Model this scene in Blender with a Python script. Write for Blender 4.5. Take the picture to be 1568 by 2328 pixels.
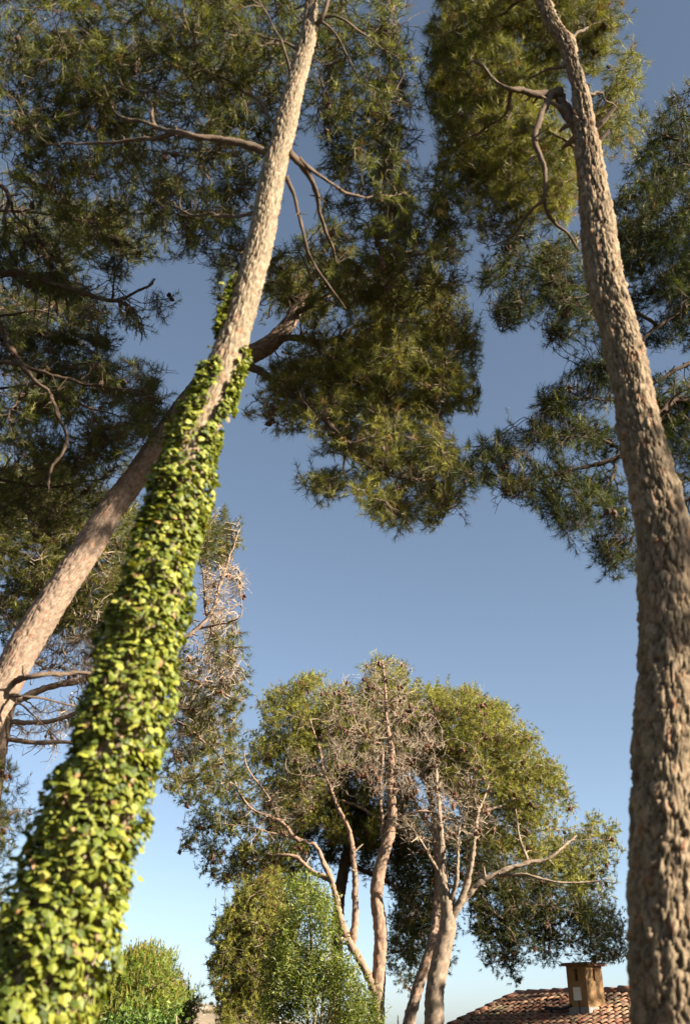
import bpy, math, random
import numpy as np
from mathutils import Vector, kdtree

# ------------------------------------------------------------------ camera, sky, sun, exposure
scene = bpy.context.scene
for o in list(bpy.data.objects):
    bpy.data.objects.remove(o)
PITCH = math.radians(27.5)
CAM = np.array((0.0, 0.0, 1.6))
LENS = 35.0
cam_data = bpy.data.cameras.new("camera")
cam_data.sensor_fit = 'VERTICAL'
cam_data.sensor_height = 36.0
cam_data.lens = LENS
cam_data.clip_start = 0.05
cam_data.clip_end = 5000
cam_data.dof.use_dof = True
cam_data.dof.focus_distance = 17.0
cam_data.dof.aperture_fstop = 1.3
cam = bpy.data.objects.new("camera", cam_data)
cam.location = CAM
cam.rotation_euler = (math.radians(90) + PITCH, 0, 0)
scene.collection.objects.link(cam)
scene.camera = cam

SUN_EL = math.radians(26)
SUN_AZ = math.radians(116)            # clockwise from +Y (the view direction), so right and behind
sun_dir = np.array((math.sin(SUN_AZ) * math.cos(SUN_EL), math.cos(SUN_AZ) * math.cos(SUN_EL), math.sin(SUN_EL)))
world = bpy.data.worlds.new("World")
scene.world = world
world.use_nodes = True
wn = world.node_tree
bg = wn.nodes["Background"]
sky = wn.nodes.new("ShaderNodeTexSky")
sky.sky_type = 'NISHITA'
sky.sun_disc = False
sky.sun_elevation = SUN_EL
sky.sun_rotation = SUN_AZ
sky.altitude = 300
sky.air_density = 0.68
sky.dust_density = 0.9
sky.ozone_density = 2.2
hsv = wn.nodes.new("ShaderNodeHueSaturation")      # the photograph's slightly muted colour
hsv.inputs["Hue"].default_value = 0.490
hsv.inputs["Saturation"].default_value = 0.78
hsv.inputs["Value"].default_value = 0.97
wn.links.new(sky.outputs[0], hsv.inputs["Color"])
wn.links.new(hsv.outputs[0], bg.inputs[0])
bg.inputs[1].default_value = 0.05
sun_data = bpy.data.lights.new("sun", 'SUN')
sun_data.energy = 5.0
sun_data.angle = math.radians(0.53)
sun_data.color = (1.0, 0.88, 0.72)
sun = bpy.data.objects.new("sun", sun_data)
sun.rotation_euler = Vector(sun_dir).to_track_quat('Z', 'Y').to_euler()
scene.collection.objects.link(sun)
vs = scene.view_settings
vs.view_transform = 'Standard'
vs.look = 'None'
vs.exposure = 2.05
vs.gamma = 1.0
vs.use_curve_mapping = False
scene.cycles.max_bounces = 4
scene.cycles.diffuse_bounces = 3
scene.cycles.transparent_max_bounces = 4

# ------------------------------------------------------------------ helpers
rng = np.random.default_rng(7)
C = scene.collection
FPX = LENS / 36.0 * 2328.0            # pixels of the photograph seen at 1568 x 2328
CP, SP = math.cos(PITCH), math.sin(PITCH)
RIGHT = np.array((1.0, 0, 0)); UPC = np.array((0, -SP, CP)); FWD = np.array((0, CP, SP))


def P(px, py, D):
    """photograph direction (px, py) met at the upright plane y = D"""
    xc = (px - 784) / FPX; yc = (1164 - py) / FPX
    d = np.array((xc, CP - yc * SP, SP + yc * CP))
    return CAM + d * (D / d[1])


def depth(p):
    return float(np.dot(np.asarray(p) - CAM, FWD))


def ground_z(x, y):
    return -0.055 * np.clip(np.asarray(y, float) - 9, 0, 60) - 0.01 * np.clip(np.abs(x) - 10, 0, 40)


def hash3(ix, iy, iz, seed=0):
    h = (ix * 374761393 + iy * 668265263 + iz * 2147483647 + seed * 1274126177) & 0xFFFFFFFF
    h = ((h ^ (h >> 13)) * 1274126177) & 0xFFFFFFFF
    h = (h ^ (h >> 16)) & 0xFFFFFFFF
    return h / 4294967295.0


def vnoise(p, seed=0):
    p = np.asarray(p, float)
    i = np.floor(p).astype(np.int64); f = p - i
    f = f * f * (3 - 2 * f)
    r = 0
    for dx in (0, 1):
        for dy in (0, 1):
            for dz in (0, 1):
                w = (f[:, 0] if dx else 1 - f[:, 0]) * (f[:, 1] if dy else 1 - f[:, 1]) * (f[:, 2] if dz else 1 - f[:, 2])
                r = r + w * hash3(i[:, 0] + dx, i[:, 1] + dy, i[:, 2] + dz, seed)
    return r


def norm(v):
    return v / np.maximum(np.linalg.norm(v, axis=-1, keepdims=True), 1e-9)


def mesh_data(name, V, faces, mat=None, col=None, smooth=False):
    """faces: list of (n, k) integer arrays"""
    me = bpy.data.meshes.new(name)
    V = np.ascontiguousarray(V, np.float32)
    faces = [np.asarray(f, np.int32) for f in faces if len(f)]
    me.vertices.add(len(V)); me.vertices.foreach_set("co", V.ravel())
    nl = sum(f.size for f in faces); nf = sum(len(f) for f in faces)
    me.loops.add(nl); me.polygons.add(nf)
    me.loops.foreach_set("vertex_index", np.concatenate([f.ravel() for f in faces]))
    starts = []; s = 0
    for f in faces:
        starts.append(s + np.arange(len(f)) * f.shape[1]); s += f.size
    me.polygons.foreach_set("loop_start", np.concatenate(starts).astype(np.int32))
    me.polygons.foreach_set("use_smooth", np.full(nf, bool(smooth)))
    if col is not None:
        a = me.color_attributes.new("col", 'FLOAT_COLOR', 'POINT')
        c = np.ones((len(V), 4), np.float32); c[:, :3] = col
        a.data.foreach_set("color", c.ravel())
    me.update(calc_edges=True)
    me.validate(clean_customdata=False)
    if mat:
        me.materials.append(mat)
    return me


def link(name, me, parent=None, loc=None):
    o = bpy.data.objects.new(name, me)
    C.objects.link(o)
    if parent is not None:
        o.parent = parent
        o.matrix_parent_inverse.identity()
        if loc is None:
            o.location = -Vector(parent.location)      # meshes are written in world coordinates
    if loc is not None:
        o.location = loc
    return o


def thing(name, label, cat, loc, group=None):
    o = bpy.data.objects.new(name, None)
    o.empty_display_size = 0.3
    C.objects.link(o)
    o.location = Vector([float(v) for v in loc])
    o["label"] = label; o["category"] = cat
    if group: o["group"] = group
    return o


def spline(pts, vals, step):
    """Catmull-Rom through pts (n,3) with values (n,); resampled every step metres"""
    pts = np.asarray(pts, float); vals = np.asarray(vals, float)
    q = np.vstack([2 * pts[0] - pts[1], pts, 2 * pts[-1] - pts[-2]])
    w = np.concatenate([[vals[0]], vals, [vals[-1]]])
    out = []; ov = []
    for i in range(1, len(q) - 2):
        n = max(2, int(np.linalg.norm(q[i + 1] - q[i]) / step * 2))
        t = np.linspace(0, 1, n, endpoint=False)[:, None]
        a, b, c, d = q[i - 1], q[i], q[i + 1], q[i + 2]
        out.append(0.5 * ((2 * b) + (c - a) * t + (2 * a - 5 * b + 4 * c - d) * t ** 2 + (3 * b - a - 3 * c + d) * t ** 3))
        t = t[:, 0]
        ov.append(w[i] + (w[i + 1] - w[i]) * t)
    out.append(q[-2][None]); ov.append(w[-2:-1])
    o = np.vstack(out); v = np.concatenate(ov)
    L = np.concatenate([[0], np.cumsum(np.linalg.norm(np.diff(o, axis=0), axis=1))])
    n = max(3, int(L[-1] / step) + 1)
    s = np.linspace(0, L[-1], n)
    return np.stack([np.interp(s, L, o[:, k]) for k in range(3)], 1), np.interp(s, L, v), s


def frames(pts):
    T = norm(np.gradient(pts, axis=0))
    N = np.zeros_like(T)
    n = np.cross(T[0], (0.0, 1.0, 0.13)); n /= np.linalg.norm(n)
    for i in range(len(T)):
        n = n - T[i] * np.dot(n, T[i]); n = n / np.linalg.norm(n); N[i] = n
    return T, N, np.cross(T, N)


def grid_faces(m, s, off=0):
    i = np.arange(m - 1)[:, None]; j = np.arange(s)[None]
    a = i * s + j; b = i * s + (j + 1) % s
    return off + np.stack([a, b, b + s, a + s], -1).reshape(-1, 4)


def voronoi2(u, v, nu, seed):
    """u in cells wrapped at nu, v in cells: F1, F2, id hash of the nearest"""
    iu = np.floor(u).astype(np.int64); iv = np.floor(v).astype(np.int64)
    best = np.full(u.shape, 9.0); sec = np.full(u.shape, 9.0); idh = np.zeros(u.shape); ou = np.zeros(u.shape); ov = np.zeros(u.shape)
    for du in (-1, 0, 1):
        for dv in (-1, 0, 1):
            cu = iu + du; cv = iv + dv
            cw = np.mod(cu, nu)
            ju = hash3(cw, cv, cw * 0 + 1, seed); jv = hash3(cw, cv, cw * 0 + 2, seed)
            eu = u - (cu + 0.05 + 0.9 * ju); ev = v - (cv + 0.05 + 0.9 * jv)
            d = np.sqrt(eu ** 2 + ev ** 2)
            hh = hash3(cw, cv, cw * 0 + 3, seed)
            closer = d < best
            sec = np.where(closer, best, np.minimum(sec, d))
            idh = np.where(closer, hh, idh); ou = np.where(closer, eu, ou); ov = np.where(closer, ev, ov)
            best = np.where(closer, d, best)
    return best, sec, idh, ou, ov


def bark_tube(pts, rad, s, sides, plate, amp, seed, tints, flare=None):
    """a trunk with real bark plates: raised uneven plates, recessed joints; returns V, F, col"""
    T, N, B = frames(pts)
    m = len(pts)
    th = np.linspace(0, 2 * np.pi, sides, endpoint=False)
    if sides >= 60: th = th + 0.6 * np.cos(th)
    rmean = float(np.mean(rad))
    nu = max(5, int(round(2 * np.pi * rmean / plate[0])))
    TH, S_ = np.meshgrid(th, s)
    base = pts[:, None] + (np.cos(th)[None, :, None] * N[:, None] + np.sin(th)[None, :, None] * B[:, None]) * rad[:, None, None]
    flat = base.reshape(-1, 3)
    wf = 0.55 / plate[0]
    warp = (vnoise(flat * wf, seed) - 0.5) * 0.9 + (vnoise(flat * wf * 2.7, seed + 1) - 0.5) * 0.45
    warp2 = (vnoise(flat * wf + 31, seed) - 0.5) * 0.9 + (vnoise(flat * wf * 2.7 + 31, seed + 1) - 0.5) * 0.45
    u = (TH.ravel() / (2 * np.pi) * nu + warp)
    v = S_.ravel() / plate[1] + warp2
    f1, f2, idh, ou, ov = voronoi2(u, v, nu, seed)
    e = np.clip((f2 - f1) / 0.17, 0, 1)
    f1b, f2b, idb, oub, ovb = voronoi2(u * 2.0, v * 2.0, nu * 2, seed + 5)
    e2 = np.clip((f2b - f1b) / 0.15, 0, 1)
    fine = vnoise(flat * 55, seed + 2) - 0.5
    big = vnoise(flat * 3.1, seed + 3) - 0.5
    ga = idh * 40.0; gb = idb * 50.0
    # each plate is tilted its own way and stands proud at one edge; thin cracks between them
    h = amp * (0.9 * (idh - 0.4) + 0.65 * (np.cos(ga) * ou - np.abs(np.sin(ga)) * ov) + 0.4 * (np.cos(gb) * oub - np.abs(np.sin(gb)) * ovb) + 0.3 * (idb - 0.5)
               - 0.95 * (1 - e) - 0.35 * (1 - e2) + 0.35 * fine) + rmean * 0.10 * big
    rr = rad[:, None] + h.reshape(m, sides)
    V = pts[:, None] + (np.cos(th)[None, :, None] * N[:, None] + np.sin(th)[None, :, None] * B[:, None]) * rr[..., None]
    t0, t1, t2, t3 = [np.array(t) for t in tints]          # plate grey-tan, plate pale, inner red-brown, joint
    k2 = vnoise(flat * 14 + 7, seed)[:, None]
    k = np.clip(0.6 * idb[:, None] + 0.5 * idh[:, None] - 0.05, 0, 1)
    col = t0 * (1 - k) + t1 * k
    m2 = np.clip((idb[:, None] - 0.80) * 6, 0, 1) * np.clip((k2 - 0.45) * 6, 0, 1)
    col = col * (1 - m2) + t2 * m2
    col = col * (0.8 + 0.4 * k2)
    j = np.maximum((1 - e) * 0.6, (1 - e2) * 0.35)[:, None]
    col = col * (1 - j) + t3 * j
    F = grid_faces(m, sides)
    V = V.reshape(-1, 3)
    # end caps
    c0 = len(V); V = np.vstack([V, pts[:1], pts[-1:]]); col = np.vstack([col, col[:1], col[-1:]])
    i = np.arange(sides); tri0 = np.stack([np.full(sides, c0), (i + 1) % sides, i], 1)
    b0 = (m - 1) * sides
    tri1 = np.stack([np.full(sides, c0 + 1), b0 + i, b0 + (i + 1) % sides], 1)
    return V, [F, tri0, tri1], col


def tubes(paths, rads, sides, cols):
    """many thin tubes at once: paths (n,m,3) rads (n,m) cols (n,3)"""
    n, m, _ = paths.shape
    T = norm(np.gradient(paths, axis=1))
    ref = norm(rng.normal(size=(n, 1, 3)))
    N = norm(np.cross(T, np.broadcast_to(ref, T.shape))); B = np.cross(T, N)
    th = np.linspace(0, 2 * np.pi, sides, endpoint=False)
    V = paths[:, :, None] + (np.cos(th)[None, None, :, None] * N[:, :, None] + np.sin(th)[None, None, :, None] * B[:, :, None]) * rads[:, :, None, None]
    F = grid_faces(m, sides)
    F = (np.arange(n)[:, None, None] * (m * sides) + F[None]).reshape(-1, 4)
    col = np.repeat(cols, m * sides, axis=0)
    return V.reshape(-1, 3), F, col


class Acc:
    def __init__(s): s.V = []; s.F = []; s.C = []; s.n = 0
    def add(s, V, F, c):
        s.V.append(V); s.C.append(np.broadcast_to(c, V.shape)); s.F.append(np.asarray(F) + s.n); s.n += len(V)
    def mesh(s, name, mat, smooth=False):
        fs = {}
        for f in s.F: fs.setdefault(f.shape[1], []).append(f)
        return mesh_data(name, np.vstack(s.V), [np.vstack(v) for v in fs.values()], mat, np.vstack(s.C), smooth)


# ------------------------------------------------------------------ materials
def mat_new(name):
    m = bpy.data.materials.new(name); m.use_nodes = True
    nt = m.node_tree
    return m, nt, nt.nodes["Principled BSDF"], nt.nodes["Material Output"]


def attr_col(nt):
    a = nt.nodes.new("ShaderNodeAttribute"); a.attribute_name = "col"; return a.outputs["Color"]


def foliage_mat(name, translucent=0.3, rough=0.5, spec=0.3, tint=(1.25, 1.2, 0.6)):
    m, nt, b, out = mat_new(name)
    c = attr_col(nt)
    nt.links.new(c, b.inputs["Base Color"])
    b.inputs["Roughness"].default_value = rough
    b.inputs["Specular IOR Level"].default_value = spec
    t = nt.nodes.new("ShaderNodeBsdfTranslucent")
    mul = nt.nodes.new("ShaderNodeMix"); mul.data_type = 'RGBA'; mul.blend_type = 'MULTIPLY'
    mul.inputs[0].default_value = 1.0
    nt.links.new(c, mul.inputs[6]); mul.inputs[7].default_value = (*tint, 1)
    nt.links.new(mul.outputs[2], t.inputs[0])
    mx = nt.nodes.new("ShaderNodeMixShader"); mx.inputs[0].default_value = translucent
    nt.links.new(b.outputs[0], mx.inputs[1]); nt.links.new(t.outputs[0], mx.inputs[2])
    nt.links.new(mx.outputs[0], out.inputs[0])
    return m


def bark_mat(name, scale=60.0, bump=0.5, dist=0.006):
    m, nt, b, out = mat_new(name)
    c = attr_col(nt)
    tc = nt.nodes.new("ShaderNodeTexCoord")
    n1 = nt.nodes.new("ShaderNodeTexNoise"); n1.inputs["Scale"].default_value = scale; n1.inputs["Detail"].default_value = 6
    nt.links.new(tc.outputs["Object"], n1.inputs["Vector"])
    rmp = nt.nodes.new("ShaderNodeMapRange"); rmp.inputs[1].default_value = 0.3; rmp.inputs[2].default_value = 0.7
    rmp.inputs[3].default_value = 0.72; rmp.inputs[4].default_value = 1.22
    nt.links.new(n1.outputs[0], rmp.inputs[0])
    mul = nt.nodes.new("ShaderNodeMix"); mul.data_type = 'RGBA'; mul.blend_type = 'MULTIPLY'; mul.inputs[0].default_value = 1
    nt.links.new(c, mul.inputs[6]); nt.links.new(rmp.outputs[0], mul.inputs[7])
    nt.links.new(mul.outputs[2], b.inputs["Base Color"])
    bp = nt.nodes.new("ShaderNodeBump"); bp.inputs["Strength"].default_value = bump; bp.inputs["Distance"].default_value = dist
    nt.links.new(n1.outputs[0], bp.inputs["Height"]); nt.links.new(bp.outputs[0], b.inputs["Normal"])
    b.inputs["Roughness"].default_value = 0.9; b.inputs["Specular IOR Level"].default_value = 0.15
    return m


def noisy_mat(name, c0, c1, scale, rough=0.85, bump=0.3, dist=0.01, detail=5):
    m, nt, b, out = mat_new(name)
    tc = nt.nodes.new("ShaderNodeTexCoord")
    n1 = nt.nodes.new("ShaderNodeTexNoise"); n1.inputs["Scale"].default_value = scale; n1.inputs["Detail"].default_value = detail
    nt.links.new(tc.outputs["Object"], n1.inputs["Vector"])
    r = nt.nodes.new("ShaderNodeValToRGB")
    r.color_ramp.elements[0].position = 0.35; r.color_ramp.elements[0].color = (*c0, 1)
    r.color_ramp.elements[1].position = 0.65; r.color_ramp.elements[1].color = (*c1, 1)
    nt.links.new(n1.outputs[0], r.inputs[0]); nt.links.new(r.outputs[0], b.inputs["Base Color"])
    bp = nt.nodes.new("ShaderNodeBump"); bp.inputs["Strength"].default_value = bump; bp.inputs["Distance"].default_value = dist
    nt.links.new(n1.outputs[0], bp.inputs["Height"]); nt.links.new(bp.outputs[0], b.inputs["Normal"])
    b.inputs["Roughness"].default_value = rough
    return m


M_NEEDLE = foliage_mat("pine_needles", 0.34, 0.5, 0.25)
M_LEAF = foliage_mat("broad_leaves", 0.28, 0.45, 0.35, (1.2, 1.25, 0.45))
M_IVY = foliage_mat("ivy_leaves", 0.22, 0.55, 0.3, (1.2, 1.2, 0.4))
M_BARK = bark_mat("pine_bark", 70, 0.6, 0.005)
M_TWIG = bark_mat("twig_bark", 40, 0.2, 0.002)
M_CONE = noisy_mat("cone_scales", (0.035, 0.018, 0.010), (0.085, 0.045, 0.025), 60, 0.8, 0.4, 0.004)

TINT_NEAR = ((0.118, 0.092, 0.060), (0.325, 0.258, 0.175), (0.22, 0.115, 0.068), (0.03, 0.021, 0.014))
TINT_BROWN = ((0.098, 0.074, 0.047), (0.285, 0.218, 0.142), (0.20, 0.10, 0.058), (0.026, 0.018, 0.012))
TINT_SHADED = ((0.055, 0.038, 0.026), (0.095, 0.068, 0.048), (0.085, 0.045, 0.027), (0.025, 0.017, 0.012))  # bark grey darkened further, putting shade into the bough colour
TINT_WARM = ((0.19, 0.138, 0.10), (0.29, 0.215, 0.158), (0.255, 0.12, 0.07), (0.055, 0.035, 0.024))
TINT_GREY = ((0.085, 0.060, 0.042), (0.145, 0.108, 0.078), (0.125, 0.066, 0.038), (0.035, 0.024, 0.016))

# ------------------------------------------------------------------ ground and far hill
def sheet(name, xs, ys, zf, mat, kind="structure"):
    X, Y = np.meshgrid(xs, ys)
    V = np.stack([X, Y, zf(X, Y)], -1).reshape(-1, 3)
    n = len(xs); i = np.arange(len(ys) - 1)[:, None]; j = np.arange(n - 1)[None]
    a = i * n + j
    F = np.stack([a, a + 1, a + 1 + n, a + n], -1).reshape(-1, 4)
    o = link(name, mesh_data(name, V, [F], mat, smooth=True))
    o["kind"] = kind
    return o


M_GROUND = noisy_mat("pine_litter_soil", (0.075, 0.052, 0.032), (0.05, 0.045, 0.025), 0.7, 0.95, 0.4, 0.05, 8)
gx = np.concatenate([-np.geomspace(3000, 14, 26), np.linspace(-12, 12, 33), np.geomspace(14, 3000, 26)])
gy = np.concatenate([-np.geomspace(3000, 14, 20), np.linspace(-12, 72, 60), np.geomspace(80, 3000, 26)])
def gz(X, Y):
    n = vnoise(np.stack([X.ravel() * .35, Y.ravel() * .35, X.ravel() * 0], 1), 3).reshape(X.shape)
    return ground_z(X, Y) + (n - .5) * .16 * np.exp(-(np.abs(Y) / 80) ** 2)
sheet("ground", gx, gy, gz, M_GROUND)

HILL_C = P(450, 2262, 420)
def hz(X, Y):
    r = ((X - HILL_C[0] + 45) / 95) ** 2 + ((Y - 430) / 120) ** 2
    n = vnoise(np.stack([X.ravel() * .03, Y.ravel() * .03, X.ravel() * 0], 1), 9).reshape(X.shape)
    n2 = vnoise(np.stack([X.ravel() * .15, Y.ravel() * .15, X.ravel() * 0], 1), 11).reshape(X.shape)
    return -5 + (HILL_C[2] + 5.5) * np.exp(-r) * (0.93 + .14 * n) + n2 * 0.8
M_HILL = noisy_mat("dry_stony_hillside", (0.22, 0.165, 0.105), (0.15, 0.12, 0.07), 0.12, 0.95, 0.5, 0.5, 9)
sheet("hill", np.linspace(HILL_C[0] - 330, HILL_C[0] + 240, 90), np.linspace(230, 760, 80), hz, M_HILL)

# ------------------------------------------------------------------ the pine builder
def cloud(blobs, spacing, seed, thr, freq, shell=0.1):
    out = []; dens = []
    for b in blobs:
        px, py, D, rx, ry, rz = b[:6]
        c = P(px, py, D); k = depth(c) / FPX
        r = np.array((rx * k, ry * k, rz))
        n = int(4.19 * r[0] * r[1] * r[2] / spacing ** 3 * 2.2) + 6
        d = norm(rng.normal(size=(n, 3))); rad = rng.uniform(shell, 1, n) ** (1 / 2.6)
        lump = 0.62 + 0.42 * vnoise(d * 2.1 + (px * .37, py * .21, D), seed + 70) + 0.5 * vnoise(d * 4.7 + (py * .17, px * .11, D), seed + 71)
        q = d * (rad * lump)[:, None]
        p = c + q[:, :1] * r[0] * RIGHT + q[:, 1:2] * r[1] * UPC + q[:, 2:3] * r[2] * FWD
        out.append(p)
    p = np.vstack(out)
    nz = vnoise(p * freq, seed) * 0.65 + vnoise(p * freq * 2.3 + 9, seed + 1) * 0.35
    p = p[nz > thr]
    key = np.floor(p / spacing + rng.uniform(0, 1, 3)).astype(np.int64)
    _, i = np.unique(key, axis=0, return_index=True)
    return p[i]


def bez(P0, T0, Q, m, curl, wob):
    """(n) quadratic curves with wobble"""
    d = Q - P0; L = np.linalg.norm(d, axis=1, keepdims=True)
    Cc = P0 + T0 * L * curl + d * 0.25
    t = np.linspace(0, 1, m)[None, :, None]
    path = (1 - t) ** 2 * P0[:, None] + 2 * t * (1 - t) * Cc[:, None] + t ** 2 * Q[:, None]
    w = np.cumsum(rng.normal(size=path.shape), axis=1)
    w = w - w[:, :1] - t * (w[:, -1:] - w[:, :1])
    return path + w * (L[:, None] * wob)


def needles(pos, dr, length, width, K, colour, spread=(0.35, 1.25), along=0.9, up=0.0):
    """needle brushes: pos, dr (n,3); length (n,)"""
    n = len(pos)
    a = rng.uniform(spread[0], spread[1], (n, K)); ph = rng.uniform(0, 2 * np.pi, (n, K))
    ref = norm(rng.normal(size=(n, 3))); u = norm(np.cross(dr, ref)); v = np.cross(dr, u)
    back = rng.uniform(0, 1, (n, K)) * along
    base = pos[:, None] - dr[:, None] * (back * length[:, None])[..., None]
    nd = dr[:, None] * np.cos(a)[..., None] + (u[:, None] * np.cos(ph)[..., None] + v[:, None] * np.sin(ph)[..., None]) * np.sin(a)[..., None]
    nd[..., 2] += up
    nd = norm(nd)
    ln = length[:, None] * rng.uniform(0.7, 1.1, (n, K))
    tip = base + nd * ln[..., None]
    tip[..., 2] -= 0.06 * ln
    side = norm(np.cross(nd, norm(rng.normal(size=(n, K, 3))))) * (width * 0.5)
    V = np.stack([base - side, base + side, tip], 2).reshape(-1, 3)
    F = np.arange(n * K * 3).reshape(-1, 3)
    sh = rng.uniform(0.75, 1.3, (n, K, 1))
    col = np.repeat((colour[:, None] * sh).reshape(-1, 3), 3, axis=0)
    return V, F, col


# a cone built from overlapping scales
def cone_mesh():
    V = []; F = []
    rings = [(0.0, 0.35), (0.18, 0.85), (0.4, 1.0), (0.62, 0.82), (0.82, 0.5), (1.0, 0.08)]
    s = 6
    for i, (z, r) in enumerate(rings):
        for j in range(s):
            a = (j + 0.5 * (i % 2)) * 2 * math.pi / s
            rr = r * (1.12 if (j + i) % 2 else 0.86)
            V.append((0.5 * rr * math.cos(a), 0.5 * rr * math.sin(a), -1.35 * z))
    return np.array(V), grid_faces(len(rings), s)
CV, CF = cone_mesh()
CONE_ME = mesh_data("pine_cone", CV * 0.055, [CF], M_CONE)
MCONE_V = foliage_mat("cone_brown", 0.0, 0.8, 0.2)

OLIVE = np.array((0.101, 0.103, 0.019)); DEEP = np.array((0.041, 0.051, 0.013)); LIGHT = np.array((0.182, 0.178, 0.034)); RUST = np.array((0.14, 0.085, 0.03))


def pine(name, label, group, trunk, limbs, blobs, bare=(), s1=0.75, s2=0.27, needle=(0.10, 0.0028), K=34, thr=0.42, freq=1.1,
         tints=TINT_WARM, trunk_sides=40, trunk_step=0.03, plate=(0.07, 0.11), amp=0.012, seed=1, cones=40, cone_objects=True,
         twig_r=0.0032, bare_frac=0.12, tufts=3, light=0.12, green=0.0, twig_col=(0.17, 0.125, 0.09), candle=0.04, cone_scale=1.0, limb_sides=14, limb_tints=None, twiglets=True, bare_s=0.8, lit_tone=1.0, layers=()):
    """trunk: [(px,py,D,width_px)...] from the base up; limbs: list of the same; blobs of foliage; bare: blobs of leafless twigs"""
    global rng
    rng = np.random.default_rng(seed * 101 + 5)
    def cl(spec):
        pts = np.array([P(a, b, D) for a, b, D, w in spec]); r = np.array([w * depth(p) / FPX * 0.5 for p, (_, _, _, w) in zip(pts, spec)])
        return pts, r
    tp, tr = cl(trunk)
    base_dir = tp[0] - tp[1]; base_dir = base_dir / np.linalg.norm(base_dir)
    g = float(ground_z(tp[0][0], tp[0][1]))
    if tp[0][2] > g + 0.2:
        k = (tp[0][2] - g + 0.15) / max(-base_dir[2], 0.55)
        foot = tp[0] + base_dir * k * np.array((0.75, 0.75, 1)); foot[2] = g - 0.2
        mid = tp[0] * 0.45 + foot * 0.55
        tp = np.vstack([foot, mid, tp]); tr = np.concatenate([[tr[0] * 1.45, tr[0] * 1.12], tr])
    root = thing(name, label, "tree", (tp[0][0], tp[0][1], g), group)
    pts, rad, s = spline(tp, tr, trunk_step)
    V, F, col = bark_tube(pts, rad, s, trunk_sides, plate, amp, seed, tints)
    link("trunk", mesh_data("trunk", V, F, M_BARK, col, True), root)
    sk = [pts[len(pts) // 2:][::4]]; skT = [norm(np.gradient(pts, axis=0))[len(pts) // 2:][::4]]; skR = [rad[len(pts) // 2:][::4]]
    stubs = []; stubr = []
    for li, L in enumerate(limbs):
        lp, lr = cl(L)
        # wander a little between the drawn points
        pts, rad, s = spline(lp, lr, 0.04)
        wz = np.stack([vnoise(pts * 2.2 + 17 * k, seed + li) for k in range(3)], 1) - 0.5
        wz2 = np.stack([vnoise(pts * 6.5 + 17 * k, seed + li + 40) for k in range(3)], 1) - 0.5
        ramp = np.clip(np.linspace(0, 6, len(pts)), 0, 1)[:, None]
        pts = pts + (wz * 0.10 + wz2 * 0.035) * np.clip(1.15 - rad[:, None] * 9, 0.25, 1) * ramp * (1.0 if tp[0][1] < 13 else 0.6)
        rad = rad * (0.88 + 0.3 * vnoise(pts * 7, seed + li + 80))
        V, F, col = bark_tube(pts, rad, s, limb_sides, (plate[0] * 0.8, plate[1] * 0.8), min(amp * 1.1, float(rad.mean()) * 0.34), seed + 31 + li, limb_tints or tints)
        link("branch", mesh_data("branch", V, F, M_BARK, col, True), root)
        LT = norm(np.gradient(pts, axis=0))
        for q in rng.integers(len(pts) // 8, max(len(pts) // 8 + 1, len(pts) - 3), 5):
            sd_ = norm(np.cross(LT[q], rng.normal(size=3)) + LT[q] * 0.5); ln_ = rng.uniform(1.5, 4.5) * rad[q] + 0.03
            stubs.append((pts[q], pts[q] + sd_ * ln_ * 0.6, pts[q] + sd_ * ln_ + rng.normal(size=3) * 0.02)); stubr.append((rad[q] * 0.45, rad[q] * 0.33, rad[q] * 0.2))
        a = len(pts) // 6
        sk.append(pts[a::3]); skT.append(norm(np.gradient(pts, axis=0))[a::3]); skR.append(rad[a::3])
    sk = np.vstack(sk); skT = np.vstack(skT); skR = np.concatenate(skR)
    tg = cloud(blobs, s2, seed, thr, freq) if len(blobs) else np.zeros((0, 3))
    nb = len(tg)
    if len(bare):
        tb = cloud(bare, s2 * bare_s, seed + 50, 0.36, freq)
        tg = np.vstack([tg, tb])
    # first order branches
    key = np.floor(tg / s1 + 0.37).astype(np.int64)
    _, ii = np.unique(key, axis=0, return_index=True)
    l1 = tg[ii]
    d0 = np.array([np.min(np.linalg.norm(sk - q, axis=1)) for q in l1])
    l1 = l1[np.argsort(d0)]
    paths = []; rads = []
    cap = len(sk) + len(l1) * 9
    A = np.zeros((cap, 3)); AT = np.zeros((cap, 3)); AR = np.zeros(cap); n = len(sk)
    A[:n] = sk; AT[:n] = skT; AR[:n] = skR
    for q in l1:
        dv = A[:n] - q
        d = np.sqrt((dv * dv).sum(1))
        back = (dv * AT[:n]).sum(1) / np.maximum(d, 1e-6)     # prefer branches that leave forwards
        i = int(np.argmin(d * (1 + 0.35 * np.clip(back + 0.2, 0, 1))))
        P0 = A[i]; Lq = d[i]
        if Lq < 0.12: continue
        side = norm(rng.normal(size=3))
        pa = bez(P0[None], (AT[i] * 0.7 + side * 0.4)[None], q[None], 9, 0.34, 0.032)[0]
        r0 = min(AR[i] * 0.75, 0.008 + 0.018 * Lq + twig_r)
        ra = np.linspace(r0, max(twig_r, r0 * 0.3), 9)
        paths.append(pa); rads.append(ra)
        A[n:n + 8] = pa[1:]; AT[n:n + 8] = norm(np.gradient(pa, axis=0))[1:]; AR[n:n + 8] = ra[1:]; n += 8
    acc = Acc()
    paths = np.array(paths); rads = np.array(rads)
    tc = np.array(twig_col)  # darker on the shaded pines: shade put into the twig colour
    V, F, col = tubes(paths, rads, 5, tc * rng.uniform(0.6, 1.15, (len(paths), 1)))
    acc.add(V, F, col)
    if stubs:
        V, F, col = tubes(np.array(stubs), np.array(stubr), 6, tc * rng.uniform(0.7, 1.2, (len(stubs), 1))); acc.add(V, F, col)
    kd = kdtree.KDTree(n)
    for i in range(n): kd.insert(A[i], i)
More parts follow.
